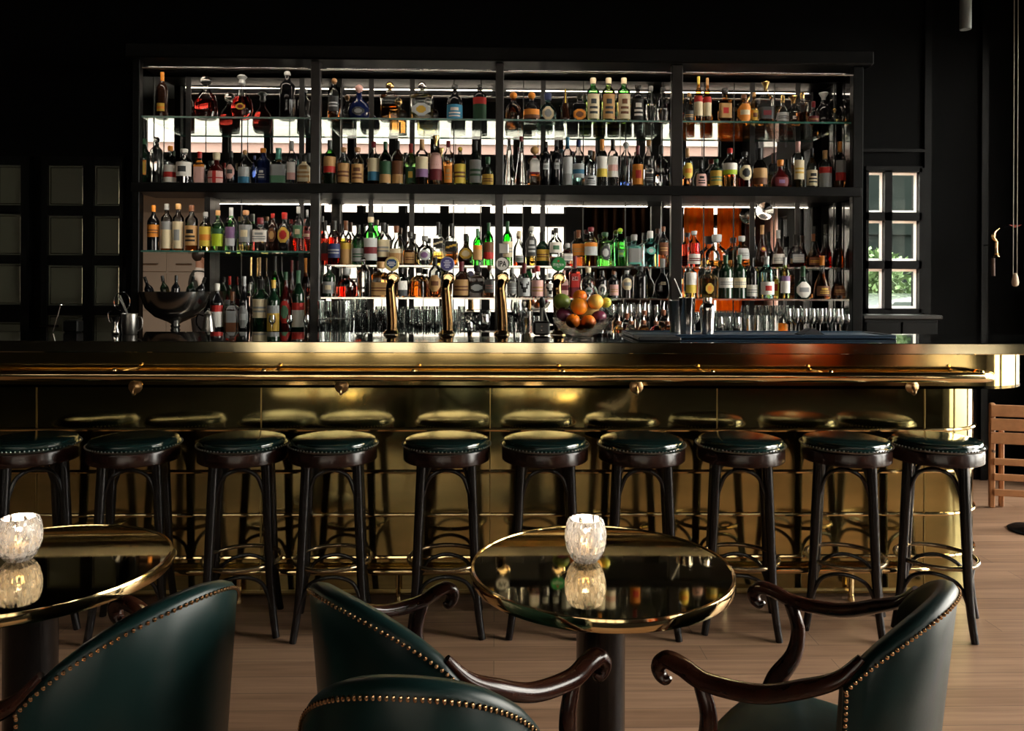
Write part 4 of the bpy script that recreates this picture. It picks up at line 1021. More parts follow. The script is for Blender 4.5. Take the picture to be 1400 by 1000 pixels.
  (561,317,19,'bell','clear','rum',.45,L('tan','brown','text',.06,.38,90),K('black','cork'),'round shouldered bottle of whisky with black cork'),
  (581,323,22,'bell','clear','clear',.2,L('silver','purple','disc',.18,.52,90),K('grey','cork'),'round shouldered clear bottle with violet crest'),
  (599,304,13,'square','clear','gold',.32,L('black','cream','diag',.42,.62,150),K('black','foil'),'square whisky bottle with slanted black label'),
  (617,306,15,'square','clear','orange',.42,L('black','gold','diag',.34,.58,150),K('black','foil'),'square whisky bottle with slanted gold label'),
  (637,320,22,'round','dbrown',None,0,L('gold','cream','disc',.22,.55,110),K('black'),'dark brown flask with golden oval medallion'),
  (653,313,14,'wine','bgreen','bgreen',.5,L('tan','orange','top',.16,.55,160),K('green','foil'),'green whiskey bottle with orange label'),
  (668,305,14,'wine','bgreen','bgreen',.5,L('brown','red','low',.16,.55,160),K('dgreen','foil'),'green whiskey bottle with brown label'),
 ]),
 'lowest shelf of the second bay':(lambda: Z2,[
  (450,363,17,'spirit','dkgreen',None,0,L('grey','cream','centre',.12,.48,150),K('steel','cap'),'dark bottle with grey label and steel cap'),
  (474,367,28,'squat','clear','red',.36,None,K('silver','cork'),'wide squat bottle of red liqueur'),
  (497,352,20,'spirit','solid','clear',0,None,K('glass','ball'),'faceted clear decanter with slender neck'),
  (521,358,25,'square','clear','orange',.70,L('tan','brown','text',.06,.42,150),K('tan','cork'),'square bottle of orange liqueur with tan label'),
  (549,366,21,'bell','clear','clear',.1,L('white','dgrey','low',.05,.55,110),K('black'),'clear dome shaped bottle with white label'),
  (573,366,27,'bell','clear','orange',.55,None,K('black'),'ribbed dome bottle full of orange red spirit'),
  (595,352,18,'spirit','smoke','rum',.3,L('tan','brown','oval',.15,.55,120),K('black','foil'),'clear bottle with olive oval label'),
  (631,358,23,'bell','dbrown',None,0,L('tan','brown','text',.06,.50,150),K('wine','foil'),'dark brown bell shaped bottle with tan label'),
  (652,363,20,'square','dbrown',None,0,L('black','silver','disc',.14,.48,140),K('black','cork'),'dark square bottle with black medallion'),
  (669,363,13,'spirit','clear','brown',.2,L('grey','pink','text',.16,.55,120),K('brown'),'slim clear bottle with grey label'),
 ]),
 'steel shelf of the third bay':(lambda: Z1,[
  (694,303,14,'wine','bgreen','green',.5,L('cream','grey','text',.20,.55,160),K('dgreen','foil'),'green bottle with cream label beside the upright'),
  (710,316,15,'bell','clear','red',.15,L('grey','dgreen','text',.1,.3,100),K('cream','cork'),'clear rounded bottle with pale cork'),
  (727,310,14,'spirit','clear','gold',.25,L('dgrey','silver','print',.25,.75,140),K('silver','cork'),'silver grey bottle with black label'),
  (742,317,19,'bell','dkgreen',None,0,L('gold','brown','text',.16,.48,160),K('black','foil'),'dark green bottle with gold label'),
  (760,312,17,'spirit','clear','clear',.25,L('white','green','centre',.35,.62,150),K('black','cap'),'clear bottle with white label, black cap'),
  (776,333,14,'square','clear','red',.12,L('white','grey','text',.25,.55,150),K('silver','cork'),'short clear bottle with silver cork'),
  (791,315,18,'spirit','clear','rum',.25,L('orange','tan','text',.30,.62,160),K('brown','foil'),'amber bottle with orange label'),
  (808,311,18,'spirit','clear','orange',.62,L('silver','orange','top',.28,.60,160),K('wine','cork'),'orange bottle with silver grey label'),
  (827,318,19,'tall','ygreen','green',.30,L('dgrey','silver','disc',.20,.60,90),K('dgreen','cork'),'pale green bottle with grey medallion'),
  (848,312,17,'tall','bgreen','bgreen',.62,L('green','lime','text',.25,.42,50),K('ygreen' if False else 'lime','ball'),'vivid green bottle with lime stopper'),
  (867,321,19,'square','teal','teal',.62,L('grey','teal','frame',.08,.62,120),K('grey','cork'),'square blue green bottle with grey label'),
  (889,316,21,'square','teal','teal',.70,L('teal','silver','disc',.34,.54,60),K('silver'),'square turquoise bottle with small crest'),
  (907,310,14,'spirit','smoke','rum',.3,L('brown','tan','text',.3,.6,120),K('brown'),'amber bottle at the right upright'),
 ]),
 'lowest shelf of the third bay':(lambda: Z2,[
  (701,366,13,'spirit','smoke','clear',.4,L('grey','silver','text',.14,.5,150),K('silver','foil'),'grey blue bottle with silver neck'),
  (717,361,18,'bell','clear','rose',.3,L('silver','black','vee',.05,.58,150),K('wine','foil'),'pale bottle with black star mark and wine red cork'),
  (735,364,18,'bell','clear','rose',.3,L('pink','tan','text',.05,.55,150),K('red','cork'),'pale pink bottle with red cork'),
  (752,374,16,'bell','clear','rose',.3,L('white','black','vee',.05,.58,150),K('silver'),'pale bottle with black star mark, silver cap'),
  (771,370,12,'square','clear','red',.2,L('pink','wine','band',.1,.7,150),K('pink'),'small pink labelled square bottle'),
  (786,350,15,'square','clear','red',.62,L('red','wine','low',.03,.58,160),K('wine','foil'),'ruby red square bottle with the number 24'),
  (804,366,24,'bell','solid','clear',0,L('grey','dgreen','oval',.12,.35,60),K('cream','cork'),'bell shaped crystal bottle behind the fruit'),
  (823,370,15,'spirit','black',None,0,L('white','dgrey','disc',.12,.5,90),K('black'),'dark bottle with white shield label'),
  (839,371,15,'spirit','black',None,0,L('pink','tan','text',.1,.5,110),K('brown'),'dark bottle with pale pink label'),
  (857,370,14,'spirit','black',None,0,L('cream','grey','oval',.30,.72,150),K('silver'),'black bottle with white bow shaped label'),
  (876,364,19,'tall','black',None,0,None,K('dgrey','cap'),'plain black bottle with grey cap'),
  (906,354,23,'round','black',None,0,L('cream','grey','text',.34,.42,40),K('silver','cap'),'wide plain black flask beside the upright'),
 ]),
 'steel shelf of the right bay':(lambda: Z1,[
  (949,316,17,'spirit','clear','red',.66,L('white','wine','text',.08,.36,150),K('silver','cork'),'bottle of red aperitif with white label'),
  (980,321,32,'squat','clear','amber',.2,None,K('silver','cork'),'wide low clear decanter with silver cork'),
  (1014,323,23,'bell','clear','orange',.25,L('silver','grey','text',.25,.60,90),K('silver','cork'),'large round shouldered clear bottle'),
  (1042,308,19,'cognac','dbrown',None,0,L('wine','gold','disc',.36,.50,70),K('tan','foil'),'dark cognac bottle with small gold disc'),
  (1064,315,19,'cognac','dbrown',None,0,L('white','grey','text',.10,.36,140),K('silver','foil'),'brown bottle with white label'),
  (1089,321,25,'squat','clear','dred',.12,L('silver','white','text',.15,.4,80),K('black','foil'),'curved clear bottle with black neck'),
  (1112,320,17,'cognac','clear','rum',.34,L('brown','gold','text',.08,.30,120),K('brown','foil'),'amber cognac bottle with brown neck'),
  (1129,307,17,'cognac','clear','dred',.45,None,K('black','foil'),'long necked dark red bottle, left of two'),
  (1146,308,15,'cognac','clear','rum',.45,None,K('black','foil'),'long necked brown bottle beside the end post'),
 ]),
 'lowest shelf of the right bay':(lambda: Z2,[
  (944,358,18,'tall','clear','gold',.2,L('white','yellow','low',.15,.70,110),None,'clear cylindrical bottle with white and yellow label'),
  (968,361,30,'square','clear','amber',.58,L('gold','orange','disc',.14,.44,50),K('glass','ball'),'square crystal decanter of amber whisky'),
  (992,349,20,'wine','dkgreen',None,0,L('white','grey','text',.25,.48,150),K('dgreen','foil'),'black wine bottle with white label, left of three'),
  (1011,349,19,'wine','dkgreen',None,0,L('cream','grey','text',.25,.48,150),K('green','foil'),'green necked wine bottle with white label, middle of three'),
  (1028,353,19,'wine','black',None,0,L('white','grey','text',.06,.34,150),K('black','foil'),'black bottle with low white label, right of three'),
  (1048,351,21,'wine','teal','teal',.62,L('white','red','centre',.10,.40,130),K('silver','foil'),'turquoise vermouth bottle with white label'),
  (1060,370,9,'wine','amberg','gold',.5,L('yellow','red','centre',.1,.7,150),K('black'),'thin yellow labelled bottle'),
  (1073,352,14,'wine','ygreen','ygreen',.75,L('white','purple','top',.14,.55,140),K('silver','foil'),'yellow green bottle with white label'),
  (1098,364,29,'round','dkgreen',None,0,L('white','grey','oval',.04,.52,130),K('dgreen','foil'),'flat round green bottle with round white label'),
  (1124,350,23,'cognac','clear','rum',.58,L('brown','gold','print',.08,.30,120),K('orange','foil'),'amber brandy bottle with long orange neck'),
  (1146,366,19,'cognac','clear','brown',.50,L('brown','tan','text',.12,.42,120),K('dgrey'),'brown brandy bottle beside the end post'),
 ]),
}
ORD=['first','second','third','fourth','fifth','sixth','seventh','eighth','ninth','tenth','eleventh','twelfth','thirteenth','fourteenth','fifteenth']
NB=0
for row,(zf_,items) in ROWS.items():
    z=zf_()
    yb,ylo,yhi=5.46,5.40,5.62
    if row.startswith('steel'): yb,ylo,yhi=5.60,5.555,5.64
    if row.startswith('lowest'): yb,ylo,yhi=5.425,5.40,5.44
    if row.startswith('back counter'): yb,ylo,yhi=5.36,5.28,5.50
    placed=[]
    for i,(x,yt,wpx,shape,glass,liq,fill,label,cap,desc) in enumerate(items):
        cap_h=(Z1-.014-z) if row.startswith('lowest') else 9
        hi_=yhi
        if row.startswith('lowest') and P(x,yt,5.43).z-z < cap_h: hi_=5.60
        best=None
        for shrink in (1,.95,.9,.85,.8):
            for dy in sorted([k*.006 for k in range(-30,31)],key=abs):
                Yb=yb+dy
                if not ylo<=Yb<=hi_: continue
                p=P(x,yt,Yb); R=wpx*Yb/F_PX/2*.985*shrink
                if row.startswith('lowest') and p.z-z>cap_h and Yb+R>5.482: continue
                if Yb+R>5.69 or (row.startswith('lowest') and Yb-R*(.8 if shape in('squat','square') else 1)<5.364): continue
                if all(math.hypot(p.x-a,Yb-b)>R*1.02+c*1.02+.002 for a,b,c in placed): best=(p,Yb,R); break
            if best: break
        if not best: print('NOFIT',desc); p=P(x,yt,yb); best=(p,yb,wpx*yb/F_PX/2*.75)
        p,Yb,R=best; placed.append((p.x,Yb,R)); H=p.z-z
        b=make_bottle((p.x,Yb,z+.0005),R,H,shape,glass,liq,fill,label,cap)
        d=desc+', '+row
        if len(d.split())>16: d=desc+', '+row.replace(' of the',',').replace('back counter','back counter')
        if len(d.replace('-',' ').split())>16: print('LONG',d)
        tag(b,d,'bottle','bottles on the '+row); NB+=1
        if '24' in desc:
            text_mesh('label_number','24',.034,paper(PC['wine']),b,(0,-R*.80-.0045,H*.46)); MB().box((-.02,-R*.80-.003,H*.46-.014),(.02,-R*.80-.001,H*.46+.014)).build('number_plate',paper(PC['pink']),b,smooth=False)
# second line of bottles standing behind, on the back counter of the left bay
extra=[(343,352,10,'wine','clear','rose',.5,None,K('goldm','foil'),'pink bottle with gold neck, left of two, behind the cream labelled bottle'),
       (355,352,11,'wine','clear','rose',.5,None,K('tan','foil'),'pink bottle with tan neck, right of two, behind the cream labelled bottle'),
       (376,350,13,'wine','bgreen','green',.5,None,K('black','foil'),'bright green bottle behind the gold crest bottle'),
       (399,356,12,'burg','dkred',None,0,L('wine','grey','text',.3,.5),K('wine','foil'),'dark red bottle in the rear row of the left bay'),
       (418,353,12,'wine','brown','rum',.5,None,K('orange','foil'),'amber bottle with orange neck beside the left upright'),
       (314,378,11,'wine','green','red',.7,L('silver','green','text',.4,.6),K('red','cap'),'small green bottle with red cap behind the grey labelled bottle')]
for x,yt,wpx,shape,glass,liq,fill,label,cap,desc in extra:
    Yb=5.625; p=P(x,yt,Yb); H=p.z-BC
    b=make_bottle((p.x,Yb,BC+.0005),wpx*Yb/F_PX/2,H,shape,glass,liq,fill,label,cap)
    tag(b,desc,'bottle','bottles on the back counter of the left bay')
# ================================================================== GLASSWARE
TG=thin_mat((.95,.97,.96),2.2,.05,1.0)
def glass_tumbler(H,R,taper=.88,ribs=False):
    root=empty('tumbler'); seg=24
    mb=MB(); mb.lathe([(R*taper*.9,0),(R*taper,.004),(R*(taper+(1-taper)*.5),H*.5),(R,H),(R-.0018,H),(R*(taper+(1-taper)*.5)-.002,H*.5),(R*taper-.003,.014),(.002,.011)],seg)
    if ribs:
        mb.v=[((x*(1.035 if int((math.atan2(y,x)+PI)/(2*PI)*seg)%2 else .985)),(y*(1.035 if int((math.atan2(y,x)+PI)/(2*PI)*seg)%2 else .985)),z) for x,y,z in mb.v]
    mb.build('bowl',TG,root,angle=25)
    MB().lathe([(R*taper*.88,.002),(R*taper*.95,.006),(R*taper*.93,.011),(.002,.0105)],seg).build('base',liquid_mat((.98,.985,.98)),root)
    return root
def glass_stem(H,R,inv=False,bowl=.48,name='wine_glass'):
    root=empty(name)
    hs=H*(1-bowl)
    pr=[(.0045,hs),(R*.55,hs+.012),(R*.92,hs+bowl*H*.30),(R,hs+bowl*H*.55),(R*.82,H),(R*.81,H),(R*.985,hs+bowl*H*.55),(R*.9,hs+bowl*H*.30),(R*.5,hs+.014),(.002,hs+.004)]
    st=[(.0032,.005),(.003,hs*.5),(.004,hs)]
    ft=[(R*.85,0),(R*.85,.0015),(.008,.004),(.003,.007)]
    if inv:
        fl=lambda L_: [(r,H-z) for r,z in reversed(L_)]
        pr,st,ft=fl(pr),fl(st),fl(ft)
    MB().lathe(pr,20,cap=False).build('bowl',TG,root); MB().lathe(st,8).build('stem',liquid_mat((.98,.985,.98)),root); MB().lathe(ft,20).build('foot',TG,root)
    return root
PROTO={}
def put(kind,maker,px,Y,z,label,cat,group,rz=0):
    if kind not in PROTO: o=PROTO[kind]=maker()
    else: o=copy_tree(PROTO[kind])
    o.location=(P(px,440,Y).x,Y,z); o.rotation_euler=(0,0,rz)
    tag(o,label,cat,group); return o
# cluster of ribbed tumblers, two tiers, second bay
for j,Y in enumerate((5.24,5.32)):
    for i,px in enumerate((440,452,464,476)):
        for k in range(2):
            put('rib',lambda: glass_tumbler(.125,.028,.9,True),px+j*3,Y,BC+k*.128,'ribbed tumbler in the two tier cluster at the left of the second bay','glass','ribbed tumblers by the second bay upright',i*.7)
for j,Y in enumerate((5.24,5.31)):
    for i,px in enumerate((490,502,514,526,538,550)):
        put('high',lambda: glass_tumbler(.195,.0265,.94),px+j*4,Y,BC,'tall straight highball glass in the rows behind the first beer tap','glass','highball glasses behind the first beer tap',i*.5)
for j,Y in enumerate((5.24,5.31)):
    for i,px in enumerate((563,575,587,599,622)):
        for k in range(2):
            put('short',lambda: glass_tumbler(.098,.0255,.92),px+j*3,Y,BC+k*.1005,'small tumbler stacked two high behind the second beer tap','glass','stacked tumblers behind the second beer tap',i*.4)
for j,Y in enumerate((5.22,5.30)):
    for i,px in enumerate((1021,1033,1045,1057)):
        put('high2',lambda: glass_tumbler(.168,.0262,.93),px+j*2,Y,BC,'clear highball glass in the block at the left of the right bay','glass','highball glasses in the right bay',i*.4)
for j,Y in enumerate((5.24,5.33)):
    for i,px in enumerate((1077,1088,1099,1110,1121,1132,1143)):
        put('flute',lambda: glass_stem(.215,.0265,False,.50,'wine_glass'),px+j*5,Y,BC,'stemmed glass in the bright rows at the right end of the back counter','glass','stemmed glasses at the right end of the back counter',i)
for i,px in enumerate((1150,1158)):
    put('flute_s',lambda: glass_stem(.175,.02,False,.42,'wine_glass'),px,5.26+.08*i,BC,'small stemmed glass beside the right end post, '+('left' if i==0 else 'right')+' of two','glass','small stemmed glasses by the end post')
for i,px in enumerate((836,848,860,872,884,896,908)):
    put('tulip',lambda: glass_stem(.235,.029,False,.50,'wine_glass'),px,5.40,BC,'tulip wine glass in the row behind the pourer bottles','glass','tulip glasses behind the pourer bottles',i)
for i,px in enumerate((983,994,1006)):
    o=put('balloon',lambda: glass_stem(.16,.034,False,.62,'wine_glass'),px,5.17+.075*(i%2),BC,['left','middle','right'][i]+' one of three balloon glasses between the shaker and the highball glasses','glass','balloon glasses beside the shaker')
for i,px in enumerate((372,396,419)):
    put('sherry',lambda: glass_stem(.16,.022,False,.42,'wine_glass'),px,5.20,BC,['left','middle','right'][i]+' one of three small stemmed glasses before the dark bottles','glass','small stemmed glasses, left bay')
# assorted glasses behind the third and fourth taps
put('wg',lambda: glass_stem(.25,.032,False,.45,'wine_glass'),708,5.22,BC,'tall wine glass just right of the third beer tap','glass','assorted glasses behind the taps')
put('mix',lambda: glass_tumbler(.19,.036,.95,True),720,5.28,BC,'cut mixing glass between the third and fourth beer taps','glass','assorted glasses behind the taps')
put('hb3',lambda: glass_tumbler(.16,.028,.9),733,5.2,BC,'plain tumbler near the black clamp between the taps','glass','assorted glasses behind the taps')
put('hb4',lambda: glass_tumbler(.12,.026,.9),702,5.14,BC,'small tumbler at the foot of the third beer tap','glass','assorted glasses behind the taps')
put('gob',lambda: glass_stem(.17,.048,False,.66,'goblet'),661,5.2,BC,'wide cut crystal goblet between the second and third taps','glass','assorted glasses behind the taps')
put('gob2',lambda: glass_stem(.12,.036,False,.66,'goblet'),641,5.16,BC,'small crystal goblet right of the second tap','glass','assorted glasses behind the taps')
cr=empty('crystal_decanter',(P(640,440,5.46).x,5.46,BC),label='small crystal decanter right of the second beer tap',cat='decanter')
MB().lathe([(.04,0),(.045,.01),(.048,.05),(.03,.09),(.014,.105),(.016,.12)],16).build('body',liquid_mat((.97,.97,.95)),cr,angle=15); MB().sphere((0,0,.14),.02,0,8,6).build('stopper',liquid_mat((.97,.97,.95)),cr,angle=10)
# amber candle glass
am=empty('amber_candle_glass',(P(1071,440,5.36).x,5.36,BC),label='glowing amber candle glass beside the stemmed glasses',cat='candle holder')
MB().lathe([(.030,0),(.032,.004),(.032,.11),(.029,.11),(.028,.01),(.002,.008)],20).build('cup',translucent_mat('amber_frost',(.95,.62,.18),.7),am)
wx=MB().lathe([(.018,0),(.018,.02),(.001,.02)],14).build('tealight',translucent_mat('candle_wax',(.95,.88,.75),.5),am,loc=(0,0,.01))
MB().lathe([(.001,0),(.004,.008),(.001,.022)],8).build('flame',principled('candle_flame',(1,.6,.2),emis=((1,.55,.18),60)),wx,loc=(0,0,.021))
# bitters bottles with pourers, in front of the tulip glasses, on the counter behind
for i,(px,h,c,zz) in enumerate(((846,.14,'amber',0),(863,.14,'clear',0),(880,.145,'orange',0),(897,.14,'dred',0),(913,.14,'rum',0),(857,.19,'clear',.0),(881,.21,'clear',.0),(907,.215,'rose',.0))):
    Y=5.14 if i<5 else 5.26
    b=empty('pourer_bottle',(P(px,440,Y).x,Y,BC),label=('cut glass pourer bottle with cork and steel spout, %s from left in the %s row'%(ORD[i] if i<5 else ORD[i-5],'front' if i<5 else 'rear')),cat='bottle',group='pourer bottles behind the fruit bowl')
    R=.034
    MB().lathe([(R*.95,0),(R,.004),(R,h*.55),(R*.8,h*.62),(R*.42,h*.70),(R*.36,h*.78)],16,sq=.3).build('body',liquid_mat(LC[c]),b,angle=20)
    MB().lathe([(R*.34,h*.76),(R*.46,h*.80),(R*.50,h*.93),(R*.3,h*.95)],12).build('cork',principled('dark_cork',(.25,.09,.04),rough=.7),b)
    MB().tube([(0,0,h*.94),(0,0,h*1.05),(.006,0,h*1.2)],[.006,.0045,.003],8).build('spout',STEEL,b)
# ================================================================== ON THE BAR COUNTER
# shakers
def shaker_at(px,Y,name,label):
    return empty(name,(P(px,455,Y).x,Y,CT+.0125),label=label,cat='shaker')
s1=shaker_at(939,3.78,'shaker_tin','tall steel shaker tin with a straw at the right of the counter')
MB().lathe([(.030,0),(.032,.002),(.040,.170),(.0415,.172),(.0415,.176),(.0385,.176),(.030,.004),(.002,.004)],28).build('tin',STEEL,s1)
MB().tube([(.012,0,.01),(-.028,.0,.188),(-.062,.0,.268)],.0028,8).build('straw',principled('white_straw',(.8,.78,.74),rough=.4),s1)
s1b=shaker_at(924,3.90,'shaker_tin','darker steel shaker tin behind the tall one')
MB().lathe([(.026,0),(.028,.002),(.035,.155),(.0365,.157),(.0365,.16),(.033,.16),(.026,.004),(.002,.004)],28).build('tin',DKSTEEL,s1b)
s2=shaker_at(967,3.76,'cocktail_shaker','three piece steel cocktail shaker with domed cap')
MB().lathe([(.027,0),(.030,.003),(.036,.110),(.0365,.118)],28).build('cup',STEEL,s2)
MB().lathe([(.0375,.116),(.0375,.124),(.034,.136),(.024,.148),(.0205,.150)],28).build('strainer_top',STEEL,s2)
MB().lathe([(.022,.150),(.0225,.152),(.0215,.176),(.016,.180),(.001,.181)],24).build('cap',STEEL,s2)
# bar mat and napkin
xa,xb=P(862,460,3.7).x,P(1216,460,3.7).x
mt=empty('bar_mat',((xa+xb)/2,3.73,CT),label='long dark blue rubber bar mat on the right part of the counter',cat='bar mat')
w_=(xb-xa)/2
mb=MB(); mb.rbox((-w_,-.10,0),(w_,.24,.012),.004)
mb.build('mat',principled('navy_rubber',(.012,.030,.055),rough=.35),mt,smooth=False)
rm=MB()
for a,b in (((-w_,-.10,.010),(w_,-.088,.018)),((-w_,.228,.010),(w_,.24,.018)),((-w_,-.088,.010),(-w_+.012,.228,.018)),((w_-.012,-.088,.010),(w_,.228,.018))): rm.rbox(a,b,.003)
rm.build('rim',principled('navy_rubber',(.012,.030,.055),rough=.35),mt,smooth=False)
npk=empty('napkin',(P(1107,455,3.72).x,3.72,CT+.0125),label='black folded napkin peaking on the blue bar mat',cat='napkin')
MB().loft([[(-.055,-.05,0),(0,-.05,.0),(.055,-.05,0),(.055,.05,0),(0,.05,.0),(-.055,.05,0)],[(-.053,-.048,.004),(0,-.045,.036),(.053,-.048,.004),(.053,.048,.004),(0,.045,.03),(-.053,.048,.004)]]).build('cloth',principled('black_napkin',(.006,.006,.008),rough=.8),npk,angle=20)
tp=MB().lathe([(.0,0)],4) if False else None
# low dark drip tray by the pourer bottles
dt=empty('drip_tray',(P(893,462,3.6).x,3.50,CT),label='low black drip tray on the counter below the pourer bottles',cat='tray')
MB().rbox((-.095,-.05,0),(.095,.10,.018),.004).build('tray',principled('black_rubber',(.01,.01,.011),rough=.5),dt,smooth=False)
# ---- fruit bowl
FBY=3.69; fb=empty('fruit_bowl',(P(795,458,FBY).x,FBY,CT),label='cut glass bowl heaped with fruit on the bar counter',cat='bowl')
seg=48; pr=[(.040,0),(.046,.003),(.050,.010),(.085,.022),(.113,.045),(.128,.070),(.134,.092),(.1295,.092),(.122,.068),(.107,.046),(.080,.027),(.002,.016)]
mb=MB(); rings=[]
for li,(r,z) in enumerate(pr):
    rings.append([((r*(1+(.022 if (j+li)%2 and 1<li<7 else 0)))*math.cos(2*PI*j/seg),(r*(1+(.022 if (j+li)%2 and 1<li<7 else 0)))*math.sin(2*PI*j/seg),z) for j in range(seg)])
mb.loft(rings); mb.build('bowl',principled('pressed_glass',(.96,.93,.88),rough=.03,trans=1,ior=1.30,bump=((90,90,90),.6,.003)),fb,angle=15)
def fruit(p,r,kind,label,sz=1.0,tilt=0):
    cols={'orange':((.95,.24,.012),(.85,.17,.008)),'grapefruit':((.97,.36,.02),(.90,.24,.015)),'peach':((.90,.30,.06),(.95,.60,.10)),'lemon':((.80,.72,.10),(.45,.55,.05)),'mango':((.20,.26,.03),(.10,.14,.02)),'plum':((.07,.008,.02),(.16,.03,.06)),'apple':((.35,.45,.06),(.6,.5,.08))}
    c1,c2=cols[kind]
    bmp={'orange':((260,260,260),.25,.001),'grapefruit':((240,240,240),.2,.001)}.get(kind,((30,30,30),.05,.001))
    mt_=principled('peel_'+kind,c1,rough=.38 if kind not in('plum',) else .22,noise=((14,14,14),.9,c2),bump=bmp)
    rt=empty({'grapefruit':'orange','apple':'apple'}.get(kind,kind),p,label=label,cat={'grapefruit':'orange'}.get(kind,kind),group='fruit in the glass bowl')
    pr=[]
    for i in range(15):
        a=PI*i/14; rr_=math.sin(a)*r; zz=-math.cos(a)*r*sz
        if kind in('orange','grapefruit','peach','apple','plum'): zz-= r*.10*math.exp(-((PI-a)/.35)**2)
        pr.append((max(rr_,.0004),zz))
    mb=MB().lathe(pr,24)
    if kind in('peach','plum'):  # crease
        mb.v=[(x*(1-.06*math.exp(-(math.atan2(y,x)+1.1)**2/.03)),y*(1-.06*math.exp(-(math.atan2(y,x)+1.1)**2/.03)),z) for x,y,z in mb.v]
    mb.build('flesh',mt_,rt)
    MB().lathe([(.0035,r*sz*.86),(.004,r*sz*.93),(.0015,r*sz*1.03)],8).build('stem',principled('stem_green',(.10,.09,.03),rough=.8),rt)
    rt.rotation_euler=(tilt,tilt*.7,0)
    return rt
FR_=[]
FR_.append((768,415,3.74,13.0,'mango','green mango at the left of the fruit bowl',.92,.5))
FR_.append((767,430,3.69,12.5,'plum','dark purple plum at the left below the green mango',.85,.3))
FR_.append((796,410,3.78,10.5,'orange','orange at the very top of the fruit pile',1,.2))
FR_.append((790,422,3.68,13.0,'grapefruit','large yellowish orange in the centre of the pile',1,.1))
FR_.append((811,420,3.68,11.5,'peach','red and yellow peach right of centre in the pile',1,-.3))
FR_.append((827,414,3.70,7.6,'lemon','yellow green lemon behind the peach',1.2,1.2))
FR_.append((823,433,3.68,11.5,'plum','purple plum at the right edge of the bowl',.85,-.4))
FR_.append((782,438,3.64,10.5,'orange','orange at the front left inside the bowl rim',1,.4))
FR_.append((805,440,3.64,10.5,'orange','orange at the front right inside the bowl rim',1,-.2))
FR_.append((795,446,3.70,10.0,'orange','orange low in the bowl behind the glass',1,0))

FBX=fb.location.x
sph=[[Vector(P(f[0],f[1],f[2])),f[3]*f[2]/F_PX*.93] for f in FR_]
sph.append([Vector(P(812,424,3.80)),.050])
bc=Vector((FBX,FBY,CT+.142))
for it in range(400):
    for a_ in range(len(sph)):
        for b__ in range(a_+1,len(sph)):
            d=sph[b__][0]-sph[a_][0]; need=(sph[a_][1]+sph[b__][1])*1.01
            if d.length<need:
                n_=d.normalized(); mv=(need-d.length)*.5
                sph[a_][0]-=n_*mv; sph[b__][0]+=n_*mv
    for q_ in sph:
        r_=q_[1]; c_=q_[0]
        if c_.z-r_<CT+.10:
            d=c_-bc; lim=.130-r_
            if d.length>lim and d.z<.02: q_[0]=bc+d.normalized()*lim
        dy_=c_.y-r_-3.36
        if dy_<0: q_[0].y-=dy_
for f,(c_,r_) in zip(FR_,sph): fruit(c_,r_,*f[4:])
PINE=sph[-1][0]
pn=empty('pineapple',PINE,label='pineapple lying behind the fruit with spiky crown to the right',cat='pineapple',group='fruit in the glass bowl')
bd=MB(); rings=[]
for li in range(12):
    t=li/11; r=.038*math.sin(PI*(.08+.84*t))**.6
    rings.append([((r*(1+.08*((j+li)%2)))*math.cos(2*PI*j/16),(r*(1+.08*((j+li)%2)))*math.sin(2*PI*j/16),-.05+.10*t) for j in range(16)])
bd.loft(rings); bo=bd.build('fruit_body',principled('pineapple_skin',(.35,.20,.04),rough=.6),pn,angle=10)
lf=MB(); rr=random.Random(3)
for i in range(34):
    a=rr.uniform(0,2*PI); e=rr.uniform(.15,1.15)*(1 if i>8 else .4); Ln=rr.uniform(.06,.105)
    d=Vector((math.cos(a)*math.sin(e),math.sin(a)*math.sin(e),math.cos(e))); sd=d.cross(Vector((0,0,1))).normalized()*.006 if e>.01 else Vector((.006,0,0))
    b0=Vector((0,0,.045)); m1=b0+d*Ln*.5+Vector((0,0,.006)); e1=b0+d*Ln+Vector((math.cos(a)*.012,math.sin(a)*.012,-.008)); nn=sd.cross(d).normalized()*.0012
    lf.add([b0-sd,b0+sd,b0+sd*.8+nn*2,b0-sd*.8+nn*2, m1-sd*.9,m1+sd*.9,m1+sd*.7+nn*2,m1-sd*.7+nn*2, e1,e1+nn],[(0,1,5,4),(3,7,6,2),(1,2,6,5),(0,4,7,3),(4,5,8),(7,9,6),(5,6,9,8),(4,8,9,7)])
lf.build('crown',principled('pineapple_leaf',(.09,.17,.10),rough=.45,noise=((30,30,30),.9,(.28,.36,.26))),pn,angle=20)
pn.rotation_euler=(math.radians(-15),math.radians(52),0)
